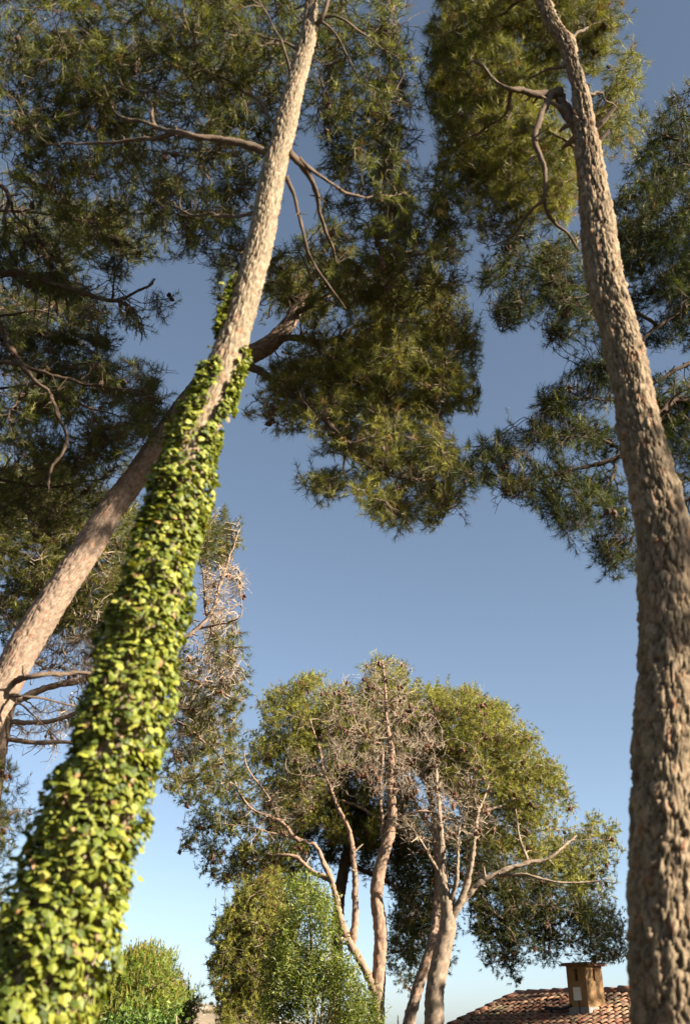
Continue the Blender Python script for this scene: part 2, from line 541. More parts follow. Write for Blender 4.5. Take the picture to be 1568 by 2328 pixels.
    kd.balance()
    nn = [kd.find(q) for q in tg]
    idx = np.array([x[1] for x in nn]); dist = np.array([x[2] for x in nn])
    P0 = A[idx]
    tw = bez(P0, norm(AT[idx] + 0.5 * rng.normal(size=P0.shape)), tg, 5, 0.38, 0.075)
    r0 = np.minimum(AR[idx] * 0.85, twig_r * (1.15 + 1.6 * np.clip(dist, 0, 1)))
    V, F, col = tubes(tw, np.linspace(1, 0.55, 5)[None] * r0[:, None], 3, tc * rng.uniform(0.55, 1.3, (len(tw), 1)))
    acc.add(V, F, col)
    live = np.arange(len(tg)) < nb
    live &= rng.uniform(size=len(tg)) > bare_frac
    tip = tw[:, -1]; td = norm(tw[:, -1] - tw[:, -3])
    # side twiglets
    pos = [tip[live]]; dr = [norm(td[live] + 0.25 * rng.normal(size=(live.sum(), 3)) + np.array((0, 0, 0.25)))]
    for k in range(tufts):
        j = rng.integers(1, 5, len(tg)); b0 = tw[np.arange(len(tg)), j]
        o = norm(td * 0.7 + 0.75 * rng.normal(size=b0.shape) + np.array((0, 0, 0.2)))
        ln = rng.uniform(0.10, 0.26, (len(tg), 1)) * (s2 / 0.27)
        e = b0 + o * ln
        keep = rng.uniform(size=len(tg)) < 0.85
        tt = np.stack([b0[keep], e[keep]], 1)
        if not twiglets: tk = ~live[keep]
        else: tk = np.ones(len(tt), bool)
        if tk.any():
          V, F, col = tubes(tt[tk], (np.full((keep.sum(), 2), twig_r * 0.65) * np.linspace(1, 0.65, 2))[tk], 3, tc * rng.uniform(0.6, 1.4, (tk.sum(), 1)))
          acc.add(V, F, col)
        lv = live & keep
        pos.append(e[lv]); dr.append(norm(tt[live[keep], -1] - tt[live[keep], -2]))
    o = link("twigs", acc.mesh("twigs", M_TWIG), root); o["kind"] = "stuff"
    pos = np.vstack(pos); dr = np.vstack(dr)
    if len(pos):
        N_ = len(pos)
        mixv = rng.uniform(size=(N_, 1)); lump = vnoise(pos * 1.6 + 3, seed + 9)[:, None]
        col = OLIVE * (1 - mixv) + (DEEP if True else 0) * mixv
        col = col * (0.75 + 0.6 * lump)
        lg = (rng.uniform(size=(N_, 1)) < light); col = np.where(lg, LIGHT * rng.uniform(0.7, 1.1, (N_, 1)), col)
        ru = (rng.uniform(size=(N_, 1)) < 0.05); col = np.where(ru, RUST, col)
        col = col * (1 - green) + green * col * np.array((0.78, 1.18, 0.9))  # greener needles; on shaded pines this also paints in the teal of shade
        col = col * lit_tone  # sunlit crowns brightened, shaded ones darkened: light put into needle colour
        ln = needle[0] * rng.uniform(0.75, 1.2, N_)
        acc2 = Acc()
        V, F, c = needles(pos, dr, ln, needle[1], K, col); acc2.add(V, F, c)
        if candle > 0:
            cd = rng.uniform(size=N_) < candle
            cp = pos[cd]
            up = norm(dr[cd] * 0.35 + np.array((0, 0, 1.0)))
            lc = needle[0] * rng.uniform(1.0, 1.6, len(cp))
            V, F, c = needles(cp + up * lc[:, None], up, lc * 0.6, needle[1] * 1.1, max(10, K // 2), np.tile(LIGHT * np.array((1.25, 1.15, 1.3)), (len(cp), 1)), (0.1, 0.5), 1.7)
            acc2.add(V, F, c)
        o = link("crown", acc2.mesh("crown", M_NEEDLE), root); o["kind"] = "stuff"
    for off in layers:
        for ch in [c for c in root.children if c.name.startswith(("twigs", "crown"))][:2]:
            c = ch.copy(); C.objects.link(c); c.location = ch.location + Vector([float(v) for v in RIGHT * off[0] + UPC * off[1] + FWD * off[2]])
    if cones:
        src = tw[:, 2]
        wts = rng.permutation(len(src))[:cones]
        if cone_objects:
            for i in wts:
                for q in range(rng.integers(1, 3)):
                    c = bpy.data.objects.new("pine_cone", CONE_ME); C.objects.link(c); c.parent = root
                    c.location = Vector(src[i] + rng.normal(size=3) * 0.03 * q) - root.location
                    c.rotation_euler = tuple(rng.uniform(-1.0, 1.0, 3)); sc_ = rng.uniform(0.8, 1.35) * cone_scale; c.scale = (sc_, sc_, sc_ * 1.1)
        else:
            ac = Acc()
            for i in wts:
                for q in range(rng.integers(1, 4)):
                    R = norm(rng.normal(size=(1, 3)))[0]; up = norm(np.array([[0, 0, -1.0]]) + 0.8 * R)[0]
                    x = np.cross(up, (0.3, 0.9, 0.1)); x /= np.linalg.norm(x); y = np.cross(up, x)
                    v = CV * 0.06 * cone_scale * rng.uniform(0.8, 1.3)
                    ac.add(src[i] + rng.normal(size=3) * 0.025 * q + v[:, :1] * x + v[:, 1:2] * y - v[:, 2:] * up, CF, np.array((0.15, 0.075, 0.045)) * rng.uniform(0.5, 1.1))
            o = link("cones", ac.mesh("cones", MCONE_V), root); o["kind"] = "stuff"
    return root


def L(D, *p, w=(12, 4)):
    """limb: points (px,py[,dD]) from its root outward, widths from w0 to w1"""
    n = len(p); w = (w[0] * 0.9, w[1] * 0.55); front = 0.0 if D == 6.6 else 0.15 if D < 8 else 0.3      # boughs arch out on the open side of the crown
    return [(q[0], q[1], D + (q[2] if len(q) > 2 else 0) - front * min(1.0, 2.2 * i / (n - 1)), w[0] + (w[1] - w[0]) * (i / (n - 1)) ** 0.8) for i, q in enumerate(p)]

# ------------------------------------------------------------------ near pine carrying the ivy
DI = 6.2
ivy_trunk = [(40, 2328, DI, 215), (105, 2200, DI, 195), (170, 2000, DI, 170), (232, 1800, DI, 150), (290, 1600, DI, 135), (337, 1400, DI, 122), (388, 1200, DI, 104),
             (442, 1000, DI, 90), (492, 882, DI, 80), (535, 760, DI, 69), (571, 632, DI, 62), (598, 520, DI, 58), (620, 400, DI, 55), (645, 300, DI, 51), (672, 190, DI, 42),
             (698, 100, DI, 37), (706, 30, DI, 30), (706, -60, DI, 22), (690, -200, DI, 14)]
IVY_PINE = pine("ivy_clad_pine", "tall leaning pine whose lower trunk is wrapped in ivy", None, ivy_trunk, [
    L(DI, (622, 352), (560, 325), (500, 312), (420, 303), (350, 290, .3), (280, 275, .5), (235, 235, .7), (200, 190, .9), w=(24, 5)),
    L(DI, (400, 302, .1), (300, 318, .3), (200, 322, .5), (90, 320, .7), w=(13, 5)),
    L(DI, (352, 290, .3), (345, 250, .5), (325, 215, .7), (270, 190, .9), w=(11, 4)),
    L(DI, (655, 345), (690, 385, .3), (725, 450, .6), (745, 520, .9), (760, 600, 1.2), w=(22, 7)),
    L(DI, (650, 400), (672, 470, .3), (695, 560, .5), (730, 620, .8), (780, 690, 1.0), w=(12, 5)),
    L(DI, (680, 360, .1), (730, 405, .4), (780, 440, .7), (850, 450, .9), (940, 430, 1.2), w=(12, 4)),
    L(DI, (660, 170), (640, 110, -.1), (620, 50, -.1), (598, -5, -.2), w=(8, 5)),
    L(DI, (712, 62), (735, 30), (760, -20), (800, -80), w=(16, 9)),
    L(DI, (728, 38), (770, 42), (830, 80, .2), (900, 130, .4), w=(8, 4)),
    L(DI, (725, 45), (760, 80, .2), (800, 150, .5), (850, 220, .8), w=(8, 4)),
    L(DI, (690, 120), (640, 95, .1), (560, 80, .3), (470, 60, .5), w=(8, 4)),
    L(DI, (640, 300), (560, 210, .5), (470, 170, .9), (380, 120, 1.1), w=(12, 4)),
    L(DI, (600, 480, .1), (520, 500, .6), (430, 480, 1.2), (330, 430, 1.6), w=(13, 4)),
], [(110, 70, 6.4, 160, 110, .9), (330, 50, 6.8, 160, 90, .9), (520, 110, 6.6, 120, 110, .8), (250, 200, 7, 150, 80, .9), (70, 260, 7, 110, 110, .9), (430, 255, 7.3, 150, 95, .9),
    (300, 400, 7.8, 170, 95, .9), (470, 430, 7.8, 120, 110, .8), (120, 400, 7.8, 100, 80, .7), (540, 330, 7.3, 70, 80, .7),
    (800, 50, 6.6, 130, 90, .8), (810, 190, 7, 120, 110, .8), (760, 310, 7.4, 90, 80, .7), (885, 290, 7.5, 60, 80, .6), (560, -60, 6.6, 220, 60, .9), (900, 60, 7, 50, 80, .6),
    (840, 450, 7.5, 120, 90, .8), (960, 470, 7.9, 90, 70, .7), (900, 580, 8, 130, 60, .7), (1020, 450, 8, 45, 55, .5), (760, 560, 7.8, 70, 80, .7), (1010, 580, 8, 60, 50, .5)],
    tints=TINT_NEAR, trunk_sides=90, trunk_step=0.022, plate=(0.034, 0.050), amp=0.012, seed=1, cones=75, layers=((0.13, -0.08, 1.0),), s1=0.6, s2=0.17, thr=0.40, K=22, light=0.2, needle=(0.105, 0.0050), twig_r=0.0064, bare_frac=0.42, limb_tints=TINT_GREY, lit_tone=1.15, green=0.2, twig_col=(0.10, 0.075, 0.052))

# ------------------------------------------------------------------ pine on the right
DR = 6.6
right_trunk = [(1526, 2328, DR, 186), (1517, 2046, DR, 174), (1518, 1744, DR, 160), (1522, 1464, DR, 136), (1503, 1200, DR, 116), (1478, 1082, DR, 110), (1454, 982, DR, 100), (1435, 882, DR, 90),
               (1415, 782, DR, 86), (1374, 632, DR, 79), (1356, 500, DR, 74), (1343, 400, DR, 63), (1330, 300, DR, 50), (1315, 200, DR, 35), (1300, 145, DR, 31), (1287, 100, DR, 35), (1262, 65, DR, 30),
               (1234, 5, DR, 28), (1205, -70, DR, 20), (1190, -180, DR, 12)]
RIGHT_PINE = pine("flaky_bark_pine", "thick upright pine with bare flaky sunlit trunk beside the tiled roof", None, right_trunk, [
    L(DR, (1335, 350, .02), (1318, 300, .08), (1295, 250, .12), (1268, 205, .15), w=(52, 38)),
    L(DR, (1275, 212, .12), (1235, 215, .1), (1190, 208, .0), (1140, 195, -.1), (1080, 150, .2), w=(28, 9)),
    L(DR, (1250, 216, .1), (1232, 270, .1), (1224, 340, .1), (1236, 420, .1), (1248, 480, .2), (1290, 530, .4), (1310, 570, .5), w=(19, 9)),
    L(DR, (1310, 345, .15), (1270, 315, .3), (1250, 300, .4), w=(9, 6)),
    L(DR, (1290, 150), (1250, 162, .1), (1200, 180, .2), (1150, 160, .5), w=(9, 5)),
    L(DR, (1240, 450, .1), (1190, 500, .3), (1150, 540, .5), (1100, 560, .8), w=(9, 4)),
    L(DR, (1160, 200, -.1), (1140, 260, .2), (1080, 300, .5), (1030, 330, .8), w=(11, 4)),
    L(DR, (1280, 90), (1330, 60, .3), (1380, 40, .6), w=(9, 4)),
    L(DR, (1318, 220), (1360, 210, .4), (1400, 240, .8), w=(9, 4)),
    L(DR, (1225, -20), (1150, 20, .3), (1080, 60, .7), (1020, 100, 1.0), w=(10, 4)),
], [(1050, 100, 7.4, 80, 110, .9), (1170, 70, 7.4, 120, 110, .9), (1120, 220, 7.4, 110, 70, .8), (1020, 200, 7.6, 50, 60, .6), (1330, 40, 7.2, 80, 70, .7), (1385, 215, 7.5, 60, 80, .7),
    (1420, 310, 7.9, 50, 60, .6), (1150, 330, 7.5, 130, 80, .8), (1040, 330, 7.5, 50, 60, .5), (1250, 400, 7.6, 80, 90, .7), (1160, 460, 7.7, 90, 60, .6), (1180, -60, 7.2, 180, 60, .8), (1240, 130, 7.6, 60, 80, .7)],
    tints=TINT_BROWN, trunk_sides=120, trunk_step=0.02, plate=(0.046, 0.12), amp=0.021, seed=2, cones=40, layers=((0.12, 0.05, 0.7),), s1=0.6, s2=0.15, thr=0.36, K=27, light=0.32, candle=0.05, lit_tone=1.4, needle=(0.105, 0.0046), twig_r=0.0042, limb_tints=TINT_GREY)

# ------------------------------------------------------------------ leaning pine behind the ivy trunk
DLn = 10.0
lean_trunk = [(-120, 1800, DLn, 84), (-40, 1650, DLn, 80), (20, 1540, DLn, 75), (59, 1464, DLn, 73), (123, 1364, DLn, 69), (190, 1262, DLn, 66), (250, 1164, DLn, 60), (312, 1082, DLn, 55), (362, 1007, DLn, 52),
              (440, 900, DLn, 50), (520, 825, DLn, 48), (572, 805, DLn, 46), (610, 785, DLn, 42), (650, 745, DLn, 34), (675, 700, DLn, 26), (700, 650, DLn, 18), (740, 590, DLn, 10)]
pine("slanting_pine", "pine slanting steeply behind the ivy wrapped trunk", None, lean_trunk, [
    L(DLn, (545, 825), (590, 845), (650, 880), (700, 920), (745, 965), (790, 1010), (830, 1055), (890, 1075), (960, 1082, .2), w=(24, 8)),
    L(DLn, (620, 775), (660, 765), (720, 775), (790, 780, .3), (850, 800, .5), (930, 840, .8), w=(22, 6)),
    L(DLn, (665, 715), (720, 680), (790, 670, .3), (880, 690, .5), w=(16, 5)),
    L(DLn, (690, 770), (740, 800), (800, 860, .2), (870, 900, .4), (960, 930, .6), w=(10, 4)),
    L(DLn, (760, 775, .2), (820, 740, .5), (900, 730, .7), (980, 720, .9), w=(10, 4)),
    L(DLn, (700, 920), (690, 960, .1), (650, 990, .2), w=(6, 3)),
    L(DLn, (560, 812), (570, 740, .3), (560, 680, .6), (530, 620, .8), w=(10, 4)),
    L(DLn, (790, 1010), (780, 1060), (800, 1110), w=(7, 3)),
    L(DLn, (20, 1560), (40, 1545), (90, 1530), (150, 1530, .3), (220, 1528, .6), (300, 1500, 1.0), w=(20, 10)),
    L(DLn, (5, 1590), (60, 1585), (130, 1590, .2), (210, 1610, .5), w=(9, 5)),
], [(680, 640, 10, 110, 70, .9), (800, 700, 10, 130, 80, 1.1), (930, 720, 10.4, 130, 80, 1.1), (1015, 790, 10.5, 75, 85, .9), (880, 850, 10, 150, 90, 1.1), (720, 850, 10.2, 120, 80, 1.0), (1000, 890, 10.5, 80, 70, .9),
    (640, 920, 10, 80, 70, .8), (760, 950, 10, 110, 80, .9), (880, 1000, 10, 120, 80, .9), (960, 1050, 10, 85, 70, .8), (790, 1110, 10, 90, 40, .6), (900, 1160, 10, 100, 50, .7), (515, 640, 10.4, 30, 80, .5),
    (1000, 1130, 10, 60, 60, .6), (880, 620, 10.3, 110, 60, .8), (720, 1090, 10, 50, 30, .4)],
    tints=TINT_WARM, trunk_sides=72, trunk_step=0.025, plate=(0.05, 0.075), amp=0.011, seed=3, cones=45, layers=((0.12, 0.09, 1.0),), s1=0.65, s2=0.165, thr=0.39, K=24, light=0.34, lit_tone=1.6, needle=(0.105, 0.0050), twig_r=0.0060, bare_frac=0.3, limb_tints=TINT_GREY, twig_col=(0.14, 0.105, 0.074))

# ------------------------------------------------------------------ pine outside the left edge, its boughs reach in
DL = 9.0
left_trunk = [(-330, 2250, DL, 90), (-320, 1900, DL, 84), (-300, 1500, DL, 76), (-270, 1100, DL, 62), (-230, 750, DL, 48), (-190, 450, DL, 32), (-150, 200, DL, 14)]
pine("dark_bough_pine", "pine with dark shaded boughs reaching across from beyond the slanting trunk", None, left_trunk, [
    L(DL, (-235, 760), (-120, 690), (0, 625), (90, 630), (170, 655), (260, 682), (330, 657), (352, 635), w=(26, 6)),
    L(DL, (255, 682), (262, 650), (268, 615), (280, 580), w=(7, 3)),
    L(DL, (-245, 830), (-100, 760), (0, 745), (30, 800), (70, 865), (120, 905), (150, 990), (120, 1060), (115, 1120), w=(24, 6)),
    L(DL, (-260, 950), (-120, 850), (0, 825), (120, 850), (220, 872), (300, 885), (362, 912), w=(16, 5)),
    L(DL, (-200, 520), (-80, 400), (5, 430), (18, 500), (10, 560), (40, 600), w=(18, 8)),
    L(DL, (120, 905), (180, 915), (260, 940), (330, 960), w=(9, 4)),
    L(DL + 1.5, (-190, 500), (-60, 480), (60, 480), (180, 500), (290, 520), w=(14, 5)),
    L(DL + 2, (-240, 800, -1), (-80, 740), (40, 710), (140, 720), w=(14, 5)),
    L(DL + 2.5, (-270, 1080, -1.5), (-120, 1050), (0, 1090), (110, 1110), (240, 1090), w=(14, 5)),
    L(DL + 2, (-260, 930, -1), (-100, 900), (20, 880), (100, 870), w=(12, 5)),
], [(330, 650, 9, 95, 55, .7), (200, 620, 9, 130, 75, .8), (60, 590, 9, 80, 80, .8), (250, 740, 9, 80, 45, .6), (110, 800, 9.4, 130, 70, .8), (290, 860, 9, 80, 45, .6), (200, 940, 9.4, 150, 70, .8), (320, 960, 9, 45, 55, .5),
    (60, 980, 9.5, 90, 80, .9), (190, 1040, 9.8, 100, 50, .7), (110, 500, 11, 130, 65, .9), (290, 520, 11, 80, 55, .7), (100, 715, 11.5, 120, 60, .9), (60, 870, 12, 90, 60, .9), (90, 1130, 12, 120, 80, .9), (270, 1090, 12, 60, 50, .7), (60, 440, 10.5, 60, 50, .7)],
    tints=TINT_GREY, trunk_sides=24, trunk_step=0.08, plate=(0.06, 0.09), amp=0.012, seed=4, cones=110, layers=((-0.12, 0.1, 0.9), (-2.2, 0.3, 0.2)), s1=0.65, s2=0.17, thr=0.37, K=22, light=0.22, needle=(0.105, 0.0052), twig_r=0.0064, bare_frac=0.42, lit_tone=1.0, green=0.25, limb_tints=TINT_SHADED, twig_col=(0.10, 0.072, 0.05), cone_scale=1.05)

# ------------------------------------------------------------------ half bare pine further back on the left
DB = 16.0
pine("half_bare_pine", "half bare pine full of cones behind the ivy wrapped trunk", None,
     [(-90, 2328, DB, 60), (-60, 2100, DB, 52), (-25, 1850, DB, 46), (8, 1640, DB, 40), (60, 1450, DB, 34), (95, 1300, DB, 30), (120, 1180, DB, 22), (150, 1050, DB, 12)], [
    L(DB, (20, 1600), (120, 1560), (240, 1530), (350, 1490), (440, 1435), (480, 1390), (505, 1310), (530, 1250), (545, 1210), w=(20, 5)),
    L(DB, (470, 1400), (465, 1330), (455, 1260), (470, 1200), w=(8, 3)),
    L(DB, (440, 1432), (500, 1420), (540, 1410), (552, 1390), (548, 1340), w=(7, 2.5)),
    L(DB, (10, 1640), (120, 1640), (260, 1590), (400, 1545), (470, 1560), (520, 1580), (545, 1590), w=(14, 4)),
    L(DB, (0, 1680), (150, 1690), (300, 1680), (400, 1640), (480, 1700), (510, 1740), w=(13, 4)),
    L(DB, (60, 1450), (130, 1420), (220, 1410), (300, 1440), w=(14, 5)),
    L(DB, (95, 1310), (160, 1280), (240, 1260), w=(10, 4)),
    L(DB, (5, 1650), (40, 1600), (90, 1640), (140, 1690), w=(8, 3)),
    L(DB, (60, 1460), (20, 1400), (-20, 1350), w=(10, 5)),
], [(80, 1240, 15.5, 130, 100, 1.2), (240, 1240, 16, 100, 100, 1.2), (150, 1330, 16, 140, 90, 1.2), (200, 1420, 16, 90, 50, .8), (60, 1130, 15.5, 100, 70, 1), (60, 1390, 16, 90, 70, 1.0), (290, 1380, 16, 70, 60, 1.0), (480, 1230, 16, 55, 60, .9), (515, 1590, 16, 55, 45, .7), (450, 1640, 16, 80, 45, .8), (470, 1730, 16, 90, 45, .8), (500, 1480, 16, 50, 50, .7), (420, 1560, 16, 40, 40, .6)],
    bare=[(505, 1360, 16, 45, 90, .8), (180, 1490, 16, 120, 60, .9), (110, 1680, 16, 110, 40, .8), (480, 1540, 16, 70, 60, .8), (420, 1680, 16, 60, 40, .6), (260, 1560, 16, 80, 60, .8)],
    tints=TINT_WARM, trunk_sides=32, trunk_step=0.05, plate=(0.07, 0.12), amp=0.013, seed=5, cones=110, layers=((-0.15, 0.1, 1.2),), cone_objects=False, s1=0.8, s2=0.21, thr=0.34, K=24, light=0.16, needle=(0.11, 0.0085), twig_r=0.0062,
    bare_frac=0.2, twig_col=(0.30, 0.235, 0.17), cone_scale=0.95, twiglets=False)

# ------------------------------------------------------------------ pine outside the right edge
DFR = 9.6
pine("overhanging_pine", "pine with needle boughs hanging behind the flaky bare trunk", None,
     [(1900, 2328, DFR, 90), (1890, 1900, DFR, 84), (1860, 1500, DFR, 74), (1820, 1100, DFR, 62), (1760, 700, DFR, 48), (1700, 400, DFR, 30), (1650, 150, DFR, 12)], [
    L(DFR, (1775, 800), (1660, 690), (1568, 695), (1500, 740), (1440, 790), (1380, 830), w=(18, 6)),
    L(DFR, (1800, 980), (1680, 880), (1590, 905), (1520, 912), (1465, 980), (1400, 1040), (1330, 1065), (1250, 1078), (1170, 1085), (1100, 1070), w=(26, 6)),
    L(DFR, (1790, 900), (1660, 810), (1568, 825), (1490, 875), (1430, 900), (1340, 900), w=(16, 5)),
    L(DFR, (1500, 745), (1400, 700), (1300, 650), (1220, 610), (1140, 600), w=(11, 4)),
    L(DFR, (1740, 640), (1640, 470), (1560, 480), (1490, 520), (1430, 560), w=(18, 6)),
    L(DFR, (1720, 500), (1620, 330), (1550, 320), (1500, 300), w=(16, 5)),
    L(DFR, (1815, 1080), (1700, 1060), (1600, 1110), (1540, 1150), (1480, 1200), (1410, 1230), w=(18, 5)),
    L(DFR, (1400, 1040), (1380, 1110), (1340, 1160), w=(9, 4)),
    L(DFR, (1440, 1020), (1330, 1000), (1240, 1000), w=(9, 4)),
], [(1530, 330, 9.5, 70, 100, .9), (1500, 480, 9.5, 100, 80, .9), (1430, 560, 9.5, 80, 60, .8), (1180, 600, 9, 90, 50, .7), (1260, 620, 9, 90, 80, .8), (1170, 680, 9, 60, 45, .6), (1330, 720, 9, 80, 60, .7), (1480, 700, 9.5, 90, 90, .9),
    (1300, 900, 9.5, 65, 50, .7), (1390, 850, 9.5, 60, 60, .7), (1300, 1000, 9.5, 110, 50, .7), (1180, 1020, 9.5, 90, 45, .7), (1100, 1070, 9.5, 60, 45, .6), (1220, 1100, 9.5, 110, 50, .7), (1330, 1150, 9.5, 100, 70, .8), (1405, 1250, 9.5, 45, 65, .6),
    (1540, 950, 9.5, 60, 110, .9), (1540, 1120, 9.5, 50, 70, .8), (1630, 560, 9.4, 60, 220, .9)],
    tints=TINT_GREY, trunk_sides=24, trunk_step=0.08, plate=(0.06, 0.09), amp=0.012, seed=6, cones=70, layers=((0.12, 0.1, 0.9), (2.1, 0.4, 0.3)), s1=0.65, s2=0.175, thr=0.38, K=24, light=0.04, needle=(0.11, 0.0050), twig_r=0.0054, lit_tone=0.6, green=0.5, bare_frac=0.36, limb_tints=TINT_SHADED, twig_col=(0.07, 0.05, 0.035), candle=0.05)

# ------------------------------------------------------------------ the clump of pines in the middle distance
FAR = dict(cone_objects=False, K=16, needle=(0.105, 0.0125), twig_r=0.0075, s1=0.9, s2=0.248, twiglets=False, limb_sides=10, trunk_sides=28, trunk_step=0.05, plate=(0.085, 0.16), amp=0.022, freq=1.05, cone_scale=1.3)
DA = 23.5
pine("bare_topped_pine", "pine with leafless twiggy top and reddish stems forking low", None,
     [(857, 2328, DA, 32), (859, 2246, DA, 31), (865, 2121, DA, 30), (857, 2046, DA, 29), (860, 1990, DA, 27), (881, 1911, DA, 25), (891, 1861, DA, 22), (888, 1779, DA, 18), (890, 1716, DA, 14), (878, 1640, DA, 9), (875, 1560, DA, 5), (868, 1500, DA, 3)], [
    L(DA, (858, 2290), (845, 2235), (811, 2171), (790, 2135), (772, 2080), (755, 2010), (735, 1960), (715, 1921), (670, 1906), (635, 1866), (575, 1841), (545, 1810), (532, 1770), w=(26, 6)),
    L(DA, (800, 2150), (806, 2100), (807, 2046), (804, 1961), (796, 1896), (780, 1855), (762, 1820), (738, 1755), (728, 1700), (705, 1640), w=(21, 6)),
    L(DA, (884, 1900), (905, 1858), (940, 1846), (985, 1848), (1030, 1860), w=(10, 4)),
    L(DA, (872, 1935, .1), (864, 1800, .1), (868, 1700, .2), (832, 1680, .2), (808, 1640, .3), (800, 1590, .3), w=(10, 4)),
    L(DA, (889, 1780), (930, 1730), (980, 1700), (1020, 1680), w=(7, 3)),
    L(DA, (864, 1760, .1), (830, 1755), (790, 1745), w=(6, 3)),
    L(DA, (740, 1760), (700, 1765), (660, 1760), w=(6, 3)),
    L(DA, (750, 1995, .2), (715, 1985, .4), (675, 1951, .6), (625, 1946, .8), (590, 1956, 1), (560, 1921, 1.2), (530, 1890, 1.3), w=(14, 5)),
    L(DA, (640, 1868), (600, 1800), (560, 1740), (550, 1700), w=(8, 3)),
    L(DA, (700, 1915), (640, 1900), (580, 1885), (500, 1870), w=(8, 3)),
], [(440, 1785, 24.5, 60, 40, .9), (520, 1800, 24, 80, 55, 1.1), (480, 1890, 24.5, 60, 45, 1), (580, 1880, 24, 80, 50, 1.1), (550, 1965, 24.5, 80, 35, .9), (640, 1950, 24.8, 50, 50, .9)],
    bare=[(870, 1690, 23.5, 150, 110, 1.5), (985, 1760, 23.5, 110, 70, .8), (720, 1740, 23.5, 70, 80, .8), (880, 1560, 23.5, 70, 60, .9), (790, 1570, 23.5, 60, 40, .8), (620, 1850, 23.8, 80, 50, .9)],
    seed=7, cones=260, bare_frac=0.15, tints=((0.22, 0.148, 0.103), (0.31, 0.22, 0.158), (0.28, 0.12, 0.062), (0.08, 0.048, 0.03)), thr=0.30, tufts=5, twig_col=(0.27, 0.215, 0.155), light=0.25, bare_s=1.02, lit_tone=1.3, **dict(FAR, twig_r=0.0062, s1=0.75))
pine("wide_forked_pine", "stout pine forking into pale limbs, one reaching over the tiled roof", None,
     [(986, 2328, DA - .5, 44), (989, 2246, DA - .5, 42), (1004, 2171, DA - .5, 41), (1017, 2106, DA - .5, 38), (1018, 2066, DA - .5, 32), (1008, 2020, DA - .5, 24), (1005, 1960, DA - .5, 19), (1001, 1890, DA - .5, 14), (996, 1820, DA - .3, 9), (990, 1740, DA, 5)], [
    L(DA - .5, (1022, 2090), (1042, 2058), (1064, 1996), (1074, 1946), (1079, 1905), (1088, 1850, .4), (1110, 1780, 1.0), w=(24, 6)),
    L(DA - .5, (1024, 2060), (1033, 2020), (1038, 1981), (1040, 1932), (1045, 1880, .5), w=(15, 7)),
    L(DA - .5, (1030, 2075), (1058, 2038), (1094, 2006), (1144, 1978), (1199, 1961), (1234, 1956), (1264, 1936), (1310, 1900, .3), w=(23, 6)),
    L(DA - .5, (1125, 1990), (1160, 1988), (1194, 1988), (1234, 1998), (1284, 2006), (1330, 2008), (1380, 2000), w=(11, 4)),
    L(DA - .5, (1006, 2000), (981, 1956), (959, 1916), (935, 1880), w=(11, 4)),
    L(DA - .3, (1088, 1850, .4), (1140, 1830, .8), (1200, 1800, 1.2), w=(9, 4)),
    L(DA - .3, (1200, 1962), (1180, 1900, .6), (1170, 1830, 1), w=(9, 4)),
], [(1100, 1650, 25, 80, 65, 1.4), (1170, 1715, 25, 75, 75, 1.4), (1110, 1770, 25, 100, 80, 1.5), (1215, 1795, 24.5, 70, 70, 1.3), (1330, 1885, 24, 60, 50, 1.0), (1280, 1925, 24, 85, 55, 1.2), (1370, 1920, 24, 40, 50, .8), (1388, 1960, 23.8, 28, 55, .7), (1180, 1880, 24.5, 100, 60, 1.2), (1340, 2000, 23.6, 60, 35, .7), (1250, 1860, 24.5, 60, 60, 1)],
    bare=[(1040, 1860, 23, 90, 55, 1.0), (960, 1880, 23, 60, 50, .8)], seed=8, cones=150, layers=((-0.1, -0.15, 1.2),), tints=((0.19, 0.148, 0.107), (0.28, 0.22, 0.16), (0.22, 0.14, 0.09), (0.075, 0.054, 0.038)), thr=0.41, tufts=5, twig_col=(0.27, 0.215, 0.155), bare_s=1.1, light=0.45, lit_tone=1.65, candle=0.05, bare_frac=0.08, **FAR)
DC = 26.5
pine("round_crowned_pine", "pine with slanting pale trunk and broad green crown behind the forked stems", None,
     [(929, 2328, DC - 1.5, 27), (949, 2246, DC - 1.5, 26), (969, 2186, DC - 1.5, 24), (984, 2136, DC - 1.5, 22), (992, 2080, DC - 1.2, 20), (996, 1980, DC - 1, 18), (985, 1850, DC - .6, 14), (960, 1720, DC, 10), (950, 1620, DC, 5)], [
    L(DC, (990, 1900, -.8), (920, 1800, -.3), (820, 1720), (720, 1650), (650, 1610), w=(14, 4)),
    L(DC, (970, 1780, -.3), (900, 1680), (870, 1600), w=(10, 4)),
    L(DC, (975, 1780, -.3), (1040, 1700), (1060, 1640), w=(10, 4)),
    L(DC, (992, 1920, -.9), (900, 1880, -.3), (780, 1820, .3), (680, 1800, .5), w=(13, 4)),
], [(640, 1610, 26, 50, 45, 1.1), (700, 1580, 26, 55, 42, 1.1), (880, 1555, 26.5, 60, 48, 1.1), (780, 1600, 26.5, 70, 50, 1.1), (800, 1640, 26.5, 110, 60, 1.3), (960, 1600, 26.5, 70, 48, 1.2), (1040, 1625, 26.5, 75, 48, 1.2), (650, 1710, 26, 80, 60, 1.3), (730, 1700, 26.5, 90, 80, 1.4), (680, 1800, 26, 80, 70, 1.3), (900, 1690, 27, 130, 80, 1.5), (820, 1830, 27, 120, 70, 1.5), (1000, 1720, 27, 90, 70, 1.3)],
    seed=9, cones=150, layers=((0.15, -0.12, 1.3),), tints=TINT_WARM, thr=0.41, tufts=5, light=0.45, candle=0.06, lit_tone=1.65, bare_frac=0.06, **FAR)
